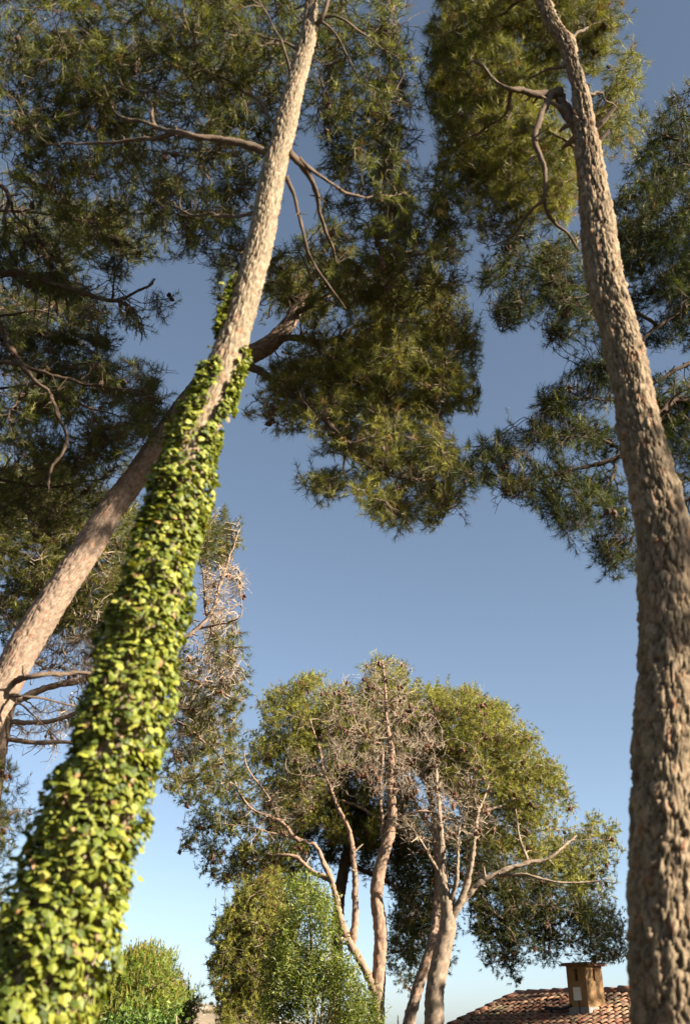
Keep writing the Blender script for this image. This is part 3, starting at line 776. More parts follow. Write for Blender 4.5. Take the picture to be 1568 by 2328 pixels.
pine("shaded_pine", "dark shaded pine spreading low over the roof behind the forked stems", None,
     [(760, 2328, DC + 1.5, 30), (764, 2180, DC + 1.5, 28), (768, 2080, DC + 1.5, 26), (780, 1980, DC + 1.5, 24), (800, 1900, DC + 1.5, 20), (830, 1830, DC + 1.5, 14), (850, 1760, DC + 1.5, 8)], [
    L(DC + 1.5, (785, 1960), (850, 1990), (900, 2020), (950, 2080), (960, 2150), w=(13, 5)),
    L(DC + 1.5, (790, 1930), (900, 1920), (1000, 1960), (1080, 2026), (1134, 2085), (1219, 2126), (1300, 2140), w=(17, 6)),
    L(DC + 1.5, (775, 2020), (720, 1990), (650, 1980), (580, 1990), w=(10, 4)),
    L(DC + 1.5, (1100, 2050), (1130, 2130), (1150, 2190), w=(9, 4)),
    L(DC + 1.5, (1060, 2010), (1160, 2030), (1260, 2060), w=(10, 4)),
], [(1130, 2090, 28, 65, 90, 1.4), (1180, 2030, 28, 90, 50, 1.3), (1250, 2095, 27.5, 90, 40, 1.2), (1340, 2125, 27, 80, 48, 1.2), (1210, 2140, 27.5, 70, 36, 1.0), (1300, 2150, 27, 60, 22, .8), (1290, 2050, 27.5, 70, 35, 1), (1160, 2190, 28, 38, 32, .8), (950, 2060, 28, 70, 110, 1.4), (925, 2190, 28, 50, 45, .9), (990, 2180, 28, 40, 40, .8),
    (560, 1990, 27.5, 80, 28, .9), (640, 1990, 27.5, 60, 40, .9), (880, 1930, 28, 100, 60, 1.3), (1070, 1950, 28, 80, 60, 1.2), (1390, 2140, 27, 35, 42, .8), (780, 1900, 28, 80, 70, 1.2), (700, 1870, 28, 80, 60, 1.1)],
    seed=10, cones=120, layers=((0.14, 0.12, 1.2),), tints=TINT_GREY, thr=0.34, tufts=5, light=0.02, lit_tone=0.6, candle=0.02, bare_frac=0.08, green=0.3, **FAR)

# ------------------------------------------------------------------ smaller trees along the bottom
FAR2 = dict(FAR); FAR2.update(needle=(0.085, 0.011), s1=0.7, s2=0.165)
pine("bushy_pine", "short bushy pine beside the feathery green tree", None,
     [(575, 2328, 21, 18), (570, 2250, 21, 15), (565, 2160, 21, 11), (560, 2080, 21, 6), (556, 2040, 21, 3)], [
    L(21, (568, 2230), (530, 2200), (500, 2170), w=(8, 3)), L(21, (566, 2190), (600, 2130), (610, 2080), w=(7, 3)), L(21, (570, 2280), (530, 2290), (500, 2280), w=(7, 3)), L(21, (568, 2240), (610, 2230), (640, 2200), w=(7, 3))],
    [(520, 2130, 21, 36, 60, .8), (570, 2080, 21, 55, 50, .8), (600, 2060, 21, 40, 50, .7), (530, 2210, 21, 50, 50, .8), (590, 2180, 21, 60, 60, .9), (560, 2270, 21, 70, 45, .9), (630, 2120, 21.3, 40, 70, .7), (530, 2315, 21, 36, 26, .7)],
    seed=11, cones=14, layers=((0.1, -0.08, 0.7),), tints=TINT_GREY, thr=0.22, tufts=5, light=0.45, lit_tone=1.6, candle=0.08, **FAR2)
pine("rounded_young_pine", "rounded young pine with upright bright shoots beside the ivy wrapped trunk", None,
     [(310, 2340, 17, 16), (310, 2290, 17, 12), (308, 2240, 17, 7), (308, 2200, 17, 3)], [
    L(17, (309, 2290), (270, 2260), (240, 2240), w=(7, 3)), L(17, (309, 2280), (345, 2250), (370, 2240), w=(7, 3)), L(17, (309, 2300), (340, 2310), (370, 2300), w=(6, 3))],
    [(310, 2240, 17, 62, 55, .8), (265, 2270, 17, 55, 50, .8), (350, 2270, 17, 42, 50, .7), (310, 2310, 17, 85, 40, .9), (300, 2215, 17, 45, 30, .6)],
    seed=12, cones=0, layers=((0.07, -0.07, 0.4),), tints=TINT_GREY, thr=0.12, tufts=5, light=0.45, lit_tone=1.5, candle=0.6, bare_frac=0.0, green=0.8, twig_col=(0.2, 0.17, 0.09), **FAR2)
pine("dusky_young_pine", "small dusky young pine between the rounded pine and the far hill", None,
     [(415, 2345, 19, 14), (414, 2300, 19, 9), (412, 2265, 19, 4)], [
    L(19, (414, 2310), (390, 2280), (385, 2250), w=(6, 3)), L(19, (414, 2310), (440, 2290), (455, 2285), w=(6, 3))],
    [(400, 2270, 19, 22, 38, .5), (425, 2300, 19, 34, 38, .6), (390, 2310, 19, 30, 40, .6)],
    seed=13, cones=0, tints=TINT_GREY, thr=0.12, tufts=5, light=0.0, candle=0.25, bare_frac=0.03, green=0.8, **FAR2)
pine("edge_pine", "pine with low dense sprays beyond the shaded flank of the ivy wrapped trunk", None,
     [(-170, 2328, 12, 60), (-165, 2150, 12, 50), (-160, 1950, 12, 40), (-150, 1800, 12, 22), (-140, 1700, 12, 8)], [
    L(12, (-160, 1950), (-80, 1890), (0, 1860), (40, 1840), w=(12, 4)), L(12, (-165, 2100), (-80, 2080), (0, 2060), w=(10, 4)), L(12, (-155, 1850), (-60, 1790), (0, 1770), w=(10, 4))],
    [(0, 1790, 12, 40, 40, .5), (10, 1880, 12, 38, 50, .6), (-20, 1930, 12, 50, 30, .6), (-10, 2060, 12, 28, 60, .5), (-20, 2200, 12, 40, 70, .6), (-80, 1950, 12, 70, 150, .9)],
    seed=14, cones=10, tints=TINT_GREY, thr=0.2, tufts=6, light=0.15, candle=0.15, cone_objects=False, s1=0.7, s2=0.22, K=28, needle=(0.10, 0.0045), twig_r=0.004, trunk_sides=24, trunk_step=0.08)


def leafy(name, label, cat, stems, blobs, leaf, n, colours, seed, stem_col=(0.30, 0.25, 0.15)):
    """broad-leaved plant: slender stems, twigs, and leaves as folded blades"""
    global rng
    rng = np.random.default_rng(seed)
    b0 = P(*stems[0][0][:3]); g = float(ground_z(b0[0], b0[1]))
    root = thing(name, label, cat, (b0[0], b0[1], g))
    sk = []
    for st in stems:
        pts = np.array([P(a, b, D) for a, b, D, w in st]); r = np.array([w * depth(p) / FPX * .5 for p, (_, _, _, w) in zip(pts, st)])
        if pts[0][2] > g:
            pts = np.vstack([[pts[0][0], pts[0][1], g - .15], pts]); r = np.concatenate([[r[0] * 1.2], r])
        q, rr, s = spline(pts, r, 0.06)
        V, F, col = bark_tube(q, rr, s, 10, (0.05, 0.2), 0.003, seed, ((0.22, 0.18, 0.11), (0.32, 0.27, 0.17), (0.2, 0.15, 0.09), (0.12, 0.09, 0.05)))
        link("stem", mesh_data("stem", V, F, M_BARK, col, True), root)
        sk.append(q)
    sk = np.vstack(sk)
    pts = cloud(blobs, 0.15, seed, 0.44, 1.3)
    kd = kdtree.KDTree(len(sk))
    for i, q in enumerate(sk): kd.insert(q, i)
    kd.balance()
    near = np.array([kd.find(Vector(q) - Vector((0, 0, 0.45 * min(1.5, np.linalg.norm(q[:2] - b0[:2])))))[1] for q in pts])
    Pn = sk[near]
    sel = rng.permutation(len(pts))[:len(pts) // 3]
    tw = bez(Pn[sel], np.tile((0, 0, 1.0), (len(sel), 1)), pts[sel], 6, 0.3, 0.03)
    acc = Acc()
    V, F, col = tubes(tw, np.linspace(0.008, 0.003, 6)[None].repeat(len(tw), 0), 3, np.array(stem_col) * rng.uniform(.6, 1.2, (len(tw), 1)))
    acc.add(V, F, col)
    o = link("twigs", acc.mesh("twigs", M_TWIG), root); o["kind"] = "stuff"
    i = rng.integers(0, len(pts), n)
    p = pts[i] + rng.normal(size=(n, 3)) * 0.10
    d = norm(rng.normal(size=(n, 3)) + np.array((0, 0, -0.15)) + 0.6 * norm(pts[i] - Pn[i]))
    s_ = norm(np.cross(d, rng.normal(size=(n, 3)))); nr = np.cross(d, s_)
    ln = leaf[0] * rng.uniform(.7, 1.25, (n, 1)); w = leaf[1] * rng.uniform(.8, 1.2, (n, 1))
    V = np.stack([p, p + d * ln * .45 + s_ * w * .5 + nr * w * .2, p + d * ln, p + d * ln * .45 - s_ * w * .5 + nr * w * .2], 1).reshape(-1, 3)
    k = np.arange(n)[:, None] * 4
    F = np.concatenate([k + np.array([[0, 1, 2]]), k + np.array([[0, 2, 3]])])
    cs = np.array(colours)[rng.integers(0, len(colours), n)] * rng.uniform(.75, 1.25, (n, 1))
    cs = cs * (0.75 + 0.5 * vnoise(p * 1.5, seed)[:, None])
    o = link("crown", mesh_data("crown", V, [F], M_LEAF, np.repeat(cs, 4, 0)), root); o["kind"] = "stuff"
    return root


leafy("feathery_green_tree", "feathery bright green leafy tree growing up beneath the pine boughs", "tree",
      [[(715, 2328, 18, 9), (712, 2200, 18, 8), (705, 2100, 18, 5), (695, 2010, 18, 2.5)], [(730, 2328, 18, 7), (745, 2200, 18, 5), (740, 2080, 18, 3)], [(700, 2328, 18.2, 7), (670, 2220, 18.2, 5), (655, 2120, 18.2, 2.5)],
       [(745, 2328, 18, 6), (790, 2250, 18, 4), (810, 2190, 18, 2.5)]],
      [(x_ + dx_, y_ + dy_, 18 + dd_, r_ * .8, r_, r_ * .014) for (x_, y_, w_) in ((688, 2015, 14), (715, 2055, 26), (672, 2085, 30), (730, 2110, 34), (660, 2150, 36), (735, 2165, 38), (655, 2210, 42), (715, 2215, 48), (640, 2270, 46), (705, 2275, 60), (775, 2230, 30), (800, 2290, 42), (690, 2325, 80), (800, 2335, 40))
       for (dx_, dy_, dd_, r_) in [(w_ * math.cos(q * 2.4) * .8, w_ * math.sin(q * 2.4) * .6, .35 * math.cos(q * 1.7), 17 + 9 * math.sin(q * 3.1 + x_)) for q in range(5)]],
      (0.09, 0.021), 20000, [(0.10, 0.128, 0.018), (0.14, 0.166, 0.024), (0.06, 0.085, 0.014), (0.18, 0.195, 0.034)], 21)
leafy("leafy_shrub", "low bright green broad leaved shrub in front of the rounded pine", "shrub",
      [[(400, 2340, 15.5, 5), (400, 2318, 15.5, 3), (398, 2305, 15.5, 2)], [(340, 2345, 15.5, 5), (335, 2325, 15.5, 3), (330, 2310, 15.5, 2)]],
      [(400, 2338, 15.5, 34, 10, .4), (335, 2345, 15.5, 45, 10, .4), (290, 2350, 15.5, 40, 10, .4)],
      (0.075, 0.04), 2200, [(0.08, 0.135, 0.025), (0.12, 0.175, 0.03), (0.05, 0.09, 0.02)], 22)

# ------------------------------------------------------------------ far trees and scrub
rng = np.random.default_rng(77)
def small_tree(name, label, px, py, D, w, h, shape, group=None):
    t = P(px, py, D); k = depth(t) / FPX
    H = h * k; W = w * k
    if D > 200:
        g = float(hz(np.array([[t[0]]]), np.array([[t[1]]]))[0, 0])
    else:
        g = float(ground_z(t[0], t[1]))
    base = np.array((t[0], t[1], g))
    root = thing(name, label, "tree" if shape == "cypress" else "shrub", base, group)
    H = max(H, t[2] - g) if shape == "cypress" else H
    q, rr, s = spline([base - (0, 0, .3), base + (0, 0, H * .3), base + (0.02, 0, H * .6)], [W * .12, W * .08, W * .03], H * .1)
    V, F, col = bark_tube(q, rr, s, 6, (.1, .3), .005, 3, TINT_GREY)
    link("trunk", mesh_data("trunk", V, F, M_BARK, col), root)
    n = 1500
    z = rng.uniform(.08, 1, n) ** (1.0)
    rad = (np.sin(np.pi * z ** .6) ** .8) * .5 if shape == "cypress" else np.sqrt(np.clip(1 - (2 * z - 1) ** 2, 0, 1)) * .5
    a = rng.uniform(0, 6.28, n); rr = rad * rng.uniform(.5, 1.05, n) ** .5 * (0.8 + .4 * vnoise(np.stack([a * 2, z * 6, a * 0], 1), 5))
    p = base + np.stack([rr * W * np.cos(a), rr * W * np.sin(a), z * H], 1)
    cs = np.tile((0.04, 0.055, 0.022) if shape == "cypress" else (0.085, 0.085, 0.04), (n, 1)) * rng.uniform(.7, 1.3, (n, 1))
    V, F, col = needles(p, norm(rng.normal(size=(n, 3)) + (0, 0, 1.0)), np.full(n, W * .14), W * .05, 5, cs)
    o = link("crown", mesh_data("crown", V, [F], M_NEEDLE, col), root); o["kind"] = "stuff"
small_tree("cypress_tree", "tiny distant cypress seen between the reddish and the slanting trunks", 904, 2308, 130, 10, 40, "cypress")
small_tree("distant_tree", "tiny distant bushy tree next to the distant cypress", 917, 2318, 130, 14, 30, "cypress")
small_tree("hill_shrub", "dark round shrub on the skyline of the dry hill", 482, 2258, 430, 9, 7, "round")
# scrub scattered over the hill
n = 420
sx = rng.uniform(HILL_C[0] - 150, HILL_C[0] + 120, n); sy = rng.uniform(260, 440, n)
szz = hz(sx[None], sy[None])[0]
acc = Acc()
for i in range(n):
    m = 16; w = rng.uniform(.5, 1.6)
    p = np.array((sx[i], sy[i], szz[i])) + rng.normal(size=(m, 3)) * w * np.array((.5, .5, .28)) + (0, 0, w * .25)
    V, F, c = needles(p, norm(rng.normal(size=(m, 3)) + (0, 0, .6)), np.full(m, w * .5), w * .25, 3, np.tile(np.array((.10, .09, .045)) * rng.uniform(.6, 1.2), (m, 1)))
    acc.add(V, F, c)
o = link("hill_scrub", acc.mesh("hill_scrub", M_NEEDLE)); o["kind"] = "stuff"; o["label"] = "dry low scrub dotted over the tan hillside"; o["category"] = "scrub"
n = 700
sx = rng.uniform(HILL_C[0] - 150, HILL_C[0] + 120, n); sy = rng.uniform(260, 440, n); szz = hz(sx[None], sy[None])[0]
acc = Acc()
ph = np.array([(1, 0, 0), (-1, 0, 0), (0, 1, 0), (0, -1, 0), (0, 0, .8), (0, 0, -.8)], float)
pf = np.array([(0, 2, 4), (2, 1, 4), (1, 3, 4), (3, 0, 4), (2, 0, 5), (1, 2, 5), (3, 1, 5), (0, 3, 5)])
for i in range(n):
    acc.add(np.array((sx[i], sy[i], szz[i])) + (ph + rng.normal(size=ph.shape) * .25) * rng.uniform(.3, 1.1) * np.array((1.3, 1, .6)), pf, np.array((.36, .31, .25)) * rng.uniform(.8, 1.15))
o = link("hill_rocks", acc.mesh("hill_rocks", M_BARK)); o["kind"] = "stuff"; o["label"] = "pale limestone rocks scattered over the tan hillside"; o["category"] = "rocks"

# ------------------------------------------------------------------ house with tiled roof and chimney
rng = np.random.default_rng(99)
PHI = math.radians(47)
RV = np.array((math.cos(PHI), -math.sin(PHI), 0)); SV = np.array((-math.sin(PHI), -math.cos(PHI), 0))   # ridge direction, downslope in plan
RIDGE0 = P(1177, 2267, 31.0)
PITCH_R = math.radians(16)
SLOPE = SV * math.cos(PITCH_R) + np.array((0, 0, -math.sin(PITCH_R)))
RN = np.cross(RV, SLOPE); RN = RN if RN[2] > 0 else -RN
HGROUND = float(ground_z(RIDGE0[0], RIDGE0[1])) - .1
house = thing("tiled_house", "low house with weathered terracotta tiled roof below the pine boughs", "house", (RIDGE0[0], RIDGE0[1], HGROUND))
W_R = 11.0; W_S = 5.2                     # ridge length, slope length
M_WALL = noisy_mat("house_plaster", (0.55, 0.42, 0.27), (0.62, 0.49, 0.33), 3, 0.9, 0.2, 0.01)
M_DECK = noisy_mat("roof_mortar", (0.22, 0.17, 0.13), (0.30, 0.24, 0.18), 8, 0.95, 0.3, 0.01)


def box_world(c, ax, ay, az, h):
    s = np.array([(x, y, z) for x in (-1, 1) for y in (-1, 1) for z in (-1, 1)], float) * np.array(h)
    V = np.asarray(c) + s[:, :1] * ax + s[:, 1:2] * ay + s[:, 2:] * az
    F = np.array([(0, 1, 3, 2), (4, 6, 7, 5), (0, 4, 5, 1), (2, 3, 7, 6), (0, 2, 6, 4), (1, 5, 7, 3)])
    return V, F
ZUP = np.array((0, 0, 1.0))
run = W_S * math.cos(PITCH_R)
ctr = RIDGE0 + RV * (W_R / 2)
drop = W_S * math.sin(PITCH_R)
wt = RIDGE0[2] - drop + 0.02
# walls: prism with gables
inset = .35
a0 = RIDGE0 + RV * inset; a1 = RIDGE0 + RV * (W_R - inset)
def wpt(a, s, z): q = a + SV * s; return (q[0], q[1], z)
e = run - inset
ez = RIDGE0[2] - .16 - e * math.tan(PITCH_R)
WV = np.array([wpt(a0, e, HGROUND - .2), wpt(a0, -e, HGROUND - .2), wpt(a0, -e, ez), wpt(a0, 0, RIDGE0[2] - .18), wpt(a0, e, ez),
               wpt(a1, e, HGROUND - .2), wpt(a1, -e, HGROUND - .2), wpt(a1, -e, ez), wpt(a1, 0, RIDGE0[2] - .18), wpt(a1, e, ez)])
me = bpy.data.meshes.new("wall"); me.from_pydata([tuple(map(float, v)) for v in WV], [], [(0, 1, 2, 3, 4), (9, 8, 7, 6, 5), (0, 4, 9, 5), (1, 6, 7, 2), (4, 3, 8, 9), (3, 2, 7, 8)]); me.materials.append(M_WALL)
link("wall", me, house)
SLB = -SV * math.cos(PITCH_R) + np.array((0, 0, -math.sin(PITCH_R))); RNB = np.cross(RV, SLB); RNB = RNB if RNB[2] > 0 else -RNB
acc = Acc()
V, F = box_world(RIDGE0 + RV * W_R / 2 + SLOPE * W_S / 2 - RN * .07, RV, SLOPE, RN, (W_R / 2, W_S / 2, .05)); acc.add(V, F, np.ones(3))
V, F = box_world(RIDGE0 + RV * W_R / 2 + SLB * W_S / 2 - RNB * .075, RV, SLB, RNB, (W_R / 2 - .003, W_S / 2, .05)); acc.add(V, F, np.ones(3))
roof = link("roof", acc.mesh("roof", M_DECK), house)
# barrel tile
def tile_v(length, r0, r1, n=7, thick=.014):
    V = []
    for yy, r in ((0, r0), (length, r1)):
        for k in range(n):
            a = math.pi * k / (n - 1)
            V.append((r * math.cos(a), yy, r * math.sin(a) * .95))
        for k in range(n):
            a = math.pi * k / (n - 1)
            V.append(((r - thick) * math.cos(a), yy, (r - thick) * math.sin(a) * .95 - .001))
    F = []
    for k in range(n - 1):
        F += [(k, k + 1, 2 * n + k + 1, 2 * n + k), (n + k + 1, n + k, 3 * n + k, 3 * n + k + 1), (2 * n + k, 2 * n + k + 1, 3 * n + k + 1, 3 * n + k), (k + 1, k, n + k, n + k + 1)]
    return np.array(V), np.array(F)
def tile_mat(name, c, c2):
    m = noisy_mat(name, c, c2, 9, 0.85, 0.35, 0.006, 7)
    return m
TM = [tile_mat("terracotta_pale", (0.22, 0.125, 0.072), (0.29, 0.18, 0.11)), tile_mat("terracotta_orange", (0.26, 0.115, 0.06), (0.32, 0.165, 0.09)), tile_mat("terracotta_brown", (0.17, 0.09, 0.055), (0.24, 0.14, 0.09)),
      tile_mat("terracotta_lichen", (0.16, 0.115, 0.06), (0.25, 0.185, 0.10)), tile_mat("terracotta_red", (0.20, 0.075, 0.045), (0.25, 0.105, 0.06))]
TW, TL, EXP = 0.205, 0.42, 0.33
tv, tf = tile_v(TL, 0.076, 0.095)
TILE_ME = []
for i, m in enumerate(TM):
    me = mesh_data("tile", tv, [tf], m, None, True); TILE_ME.append(me)
ncol = int(W_R / TW); nrow = int(W_S / EXP) + 1
spots = []
cols_px = {}
def roofp(u, s): return RIDGE0 + RV * u + SLOPE * s
def proj(p):
    d = np.asarray(p) - CAM; z = np.dot(d, FWD)
    return 784 + FPX * np.dot(d, RIGHT) / z, 1164 - FPX * np.dot(d, UPC) / z, z
for r in range(nrow):
    for c in range(ncol):
        u = .12 + c * TW; s = .10 + r * EXP
        x, y, z = proj(roofp(u, s + TL))
        vis = -20 < x - 1000 < 440 and y < 2345
        spots.append((0 if vis else 1, z, u, s))
vis = sorted([q for q in spots if q[0] == 0], key=lambda q: q[1])
single = vis[:300]; rest = vis[300:] + [q for q in spots if q[0] == 1]
from mathutils import Matrix
def tile_matrix(u, s):
    hump = .05 * float(vnoise(np.array([[u * .6, s * .6, 1.0]]), 4)[0]) + rng.normal() * .006
    p = roofp(u, s) + RN * (.012 + hump) + RV * rng.normal() * .010 + SLOPE * rng.normal() * .014
    rot = rng.normal() * .025
    yv = SLOPE * math.cos(rot) + RV * math.sin(rot); yv = norm(yv + RN * .055)          # lower end rests on the next course
    xv = norm(np.cross(yv, RN)); zv = np.cross(xv, yv)
    if zv[2] < 0: xv, zv = -xv, -zv
    return Matrix(((xv[0], yv[0], zv[0], p[0]), (xv[1], yv[1], zv[1], p[1]), (xv[2], yv[2], zv[2], p[2]), (0, 0, 0, 1)))
def pick(u, s):
    k = rng.choice(5, p=(.30, .27, .2, .15, .08)); return int(k)
hl = Matrix.Translation(-house.location)
for _, _, u, s in single:
    o = bpy.data.objects.new("tile", TILE_ME[pick(u, s)]); C.objects.link(o); o.parent = roof
    o.matrix_local = tile_matrix(u, s)                     # roof keeps world coordinates through its own offset
accs = [Acc() for _ in TM]
for _, _, u, s in rest:
    M = np.array(tile_matrix(u, s)); k = pick(u, s)
    accs[k].add(tv @ M[:3, :3].T + M[:3, 3], tf, np.ones(3))
V = []; F = []; off = 0; mi = []
for k, a in enumerate(accs):
    if a.n:
        V.append(np.vstack(a.V)); f = np.vstack(a.F) + off; F.append(f); off += a.n; mi += [k] * len(f)
me = mesh_data("tiles", np.vstack(V), [np.vstack(F)], None, None, True)
for m in TM: me.materials.append(m)
me.polygons.foreach_set("material_index", np.array(mi, np.int32)); me.update()
o = bpy.data.objects.new("tiles", me); C.objects.link(o); o.parent = roof; o["kind"] = "stuff"
# ridge and verge tiles
rv_, rf_ = tile_v(.5, .115, .135)
RID = [mesh_data("ridge_tile", rv_, [rf_], m, None, True) for m in (TM[4], TM[2], TM[1])]
def place(me, p, y, up, name):
    y = norm(np.asarray(y, float)); x = norm(np.cross(y, up)); z = np.cross(x, y)
    o = bpy.data.objects.new(name, me); C.objects.link(o); o.parent = roof
    o.matrix_local = Matrix(((x[0], y[0], z[0], p[0]), (x[1], y[1], z[1], p[1]), (x[2], y[2], z[2], p[2]), (0, 0, 0, 1)))
V, F = box_world(RIDGE0 + RV * W_R / 2 + np.array((0, 0, .03)), RV, SV, ZUP, (W_R / 2 - .05, .10, .06))
link("ridge_mortar", mesh_data("ridge_mortar", V, [F], M_DECK), house)
for i in range(int(W_R / .42)):
    p = RIDGE0 + RV * (W_R - .05 - i * .42) + ZUP * (.06 + rng.normal() * .008)
    place(RID[i % 3 if rng.uniform() < .5 else 0], p, -RV + ZUP * .03 + SV * rng.normal() * .02, ZUP, "ridge_tile")
for i in range(int(W_S / .40)):
    p = RIDGE0 + RV * .02 + SLOPE * (.12 + i * .40) + RN * (.06 + rng.normal() * .005)
    place(RID[(i * 2) % 3], p, SLOPE + RN * .05 + RV * rng.normal() * .015, RN, "verge_tile")
# chimney
CH = None
best = 9e9
for u in np.linspace(1, W_R, 200):
    for s in np.linspace(.2, W_S, 120):
        x, y, z = proj(roofp(u, s)); dd = (x - 1337) ** 2 + (y - 2304) ** 2
        if dd < best: best = dd; CH = (u, s)
base = roofp(*CH)
kpx = proj(base)[2] / FPX
chim = thing("chimney", "ochre rendered chimney with flat tiled cap standing on the tiled roof", "chimney", base)
M_OCHRE = noisy_mat("ochre_render", (0.25, 0.142, 0.058), (0.31, 0.19, 0.083), 5, 0.9, 0.25, 0.008, 8)
HA, HB = 0.36, 0.28                       # half sizes along the slope and along the ridge
HT = 97 * kpx
tz = base[2] + HT
def wallbox(c, hr, hs, z0, z1):
    q = c.copy(); q[2] = (z0 + z1) / 2
    return box_world(q, RV, SV, ZUP, (hr, hs, (z1 - z0) / 2))
acc = Acc()
oz0 = tz - 31 * kpx; oz1 = tz - 6 * kpx; T = .05; ow = .085
zb = base[2] - .30
cc = base.copy()
V, F = wallbox(cc, HB, HA, zb, oz0); acc.add(V, F, np.ones(3))
# the pierced head: four corner piers and a lintel leave an opening in each face
for sx_ in (-1, 1):
    for sy_ in (-1, 1):
        hr = (HB - ow * .55) / 2; hs = (HA - ow * .55) / 2
        V, F = wallbox(cc + RV * sx_ * (HB - hr) + SV * sy_ * (HA - hs), hr, hs, oz0 + .002, oz1); acc.add(V, F, np.ones(3))
V, F = wallbox(cc, HB, HA, oz1 + .002, tz); acc.add(V, F, np.ones(3))
link("shaft", acc.mesh("shaft", M_OCHRE), chim)
V, F = wallbox(cc, HB + .095, HA + .095, tz + .002, tz + .055)
V2, F2 = wallbox(cc, HB + .08, HA + .08, tz + .057, tz + .075)
acc = Acc(); acc.add(V, F, np.ones(3)); acc.add(V2, F2, np.ones(3))
link("cap", acc.mesh("cap", TM[2]), chim)
V, F = wallbox(cc, HB + .012, HA + .012, zb, base[2] + .13)
link("mortar_skirt", mesh_data("mortar_skirt", V, [F], noisy_mat("grey_mortar", (.2, .19, .18), (.3, .29, .27), 12)), chim)
M_BOX = noisy_mat("white_plastic", (.70, .68, .60), (.74, .72, .65), 4, .5, .02)
acc = Acc()
bz = tz - 58 * kpx
q = cc + SV * (HA + .03) + RV * (.01); q[2] = bz
V, F = box_world(q, RV, SV, ZUP, (.10, .028, .145)); acc.add(V, F, np.ones(3))
link("junction_box", acc.mesh("junction_box", M_BOX), chim)
M_CABLE = noisy_mat("black_cable", (.012, .012, .013), (.02, .02, .02), 30, .5, .05)
c0 = q - ZUP * .14 + RV * .03
cab, rr, s = spline([c0, c0 - ZUP * .25 + SV * .02, base + SV * (HA + .10) + ZUP * .02 + RV * .05 - ZUP * .06, base + SV * (HA + .3) - RV * .1 - ZUP * .04, base + SV * (HA + .25) - RV * .5 + ZUP * .05, base + SV * .35 - RV * .9 + ZUP * .07], [.012] * 6, .03)
V, F, _ = bark_tube(cab, rr, s, 6, (.05, .1), .0005, 1, TINT_GREY)
link("cable", mesh_data("cable", V, F, M_CABLE, None, True), chim)
pp, rr, s = spline([base + SV * (HA + .02) - RV * .2 + ZUP * .17, base + SV * (HA + .05) - RV * .5 + ZUP * .10, base + SV * (HA + .1) - RV * .95 + ZUP * .12], [.035, .03, .05], .03)
V, F, _ = bark_tube(pp, rr, s, 8, (.05, .1), .001, 1, TINT_GREY)
link("pipe", mesh_data("pipe", V, F, M_CABLE, None, True), chim)

# ------------------------------------------------------------------ ivy on the near trunk
rng = np.random.default_rng(123)
tp = np.array([P(a, b, D) for a, b, D, w in ivy_trunk]); tr = np.array([w * depth(p) / FPX * .5 for p, (_, _, _, w) in zip(tp, ivy_trunk)])
bd = norm(tp[0] - tp[1]); foot = tp[0] + bd * (tp[0][2] + .15) / max(-bd[2], .55) * np.array((.75, .75, 1)); foot[2] = 0
tp = np.vstack([foot, tp]); tr = np.concatenate([[tr[0] * 1.4], tr])
ip, ir, isl = spline(tp, tr, .03)
iT, iN, iB = frames(ip)
ipy = np.array([proj(p)[1] for p in ip])
ivy = thing("climbing_ivy", "sunlit climbing ivy wrapping the lower trunk of the tall leaning pine", "ivy", (foot[0], foot[1], 0.0))
def leaf_mesh(k):
    r = np.random.default_rng(k)
    out = [(0, 0), (.34, -.10), (.47, .18), (.46, .40), (.27, .62), (0, .95)]
    pts = [(x * r.uniform(.9, 1.1), y) for x, y in out]
    left = [(-x * r.uniform(.9, 1.1), y) for x, y in out[1:-1]][::-1]
    poly = pts + left
    V = [(0, .36, 0.0)] + [(x, y, 0) for x, y in poly]
    V = np.array(V, float)
    V[:, 2] = -.30 * np.abs(V[:, 0]) ** 1.2 - .16 * (V[:, 1] - .3) ** 2 + r.normal(size=len(V)) * .035
    V[0, 2] += .015
    n = len(poly)
    F = np.array([(0, 1 + i, 1 + (i + 1) % n) for i in range(n)])
    V[:, 1] -= .0
    return V, F
LEAVES = [leaf_mesh(i) for i in range(6)]
n = 31000
t = rng.uniform(0, 1, n)
li = np.interp(t, np.linspace(0, 1, len(ip)), np.arange(len(ip))).astype(int)
th = rng.uniform(0, 2 * np.pi, n)
py = ipy[li]
rd = np.cos(th)[:, None] * iN[li] + np.sin(th)[:, None] * iB[li]
surf = ip[li] + rd * ir[li][:, None]
# where ivy grows: dense below, patchy above, thin tails higher on the shaded side
side = rd @ np.array((1.0, 0, 0)); front = -(rd @ np.array((0, 1.0, 0)))
nz = vnoise(surf * 3.2, 8) * .7 + vnoise(surf * 9, 9) * .3
lim = np.where(py > 1100, .25, np.where(py > 860, .29 + (1100 - py) / 240 * .08, .36 + (860 - py) / 60 * .4))
# bare strip up the sunny front in the upper half, ivy clings to both edges
strip = np.exp(-((side - .42) / .34) ** 2) * np.clip(front + .3, 0, 1) * np.clip((1300 - py) / 300, 0, 1)
ok = nz > lim + strip * .34
tail = (py < 1000) & (py > 640) & (side < -.75) & (nz > .42 + (1000 - py) / 360 * .2)
tail2 = (py < 1000) & (py > 790) & (side > .72) & (nz > .36)
ok |= tail | tail2
ok &= (py > 640)
surf = surf[ok]; rd = rd[ok]; li = li[ok]; py = py[ok]
n = len(surf)
print("ivy leaves", n)
thick = np.interp(py, [700, 1000, 1300, 1800, 2300], [.035, .05, .085, .10, .13])
offs = rng.uniform(.1, 1, n) ** .8 * thick * (0.25 + 1.6 * vnoise(surf * 5.5 + 3, 5) ** 1.3)
offs = np.minimum(offs, 1.2 * thick)
shoot = rng.uniform(size=n) < .006
offs = offs + shoot * rng.uniform(.02, .06, n)
pos = surf + rd * (offs + .012)[:, None]
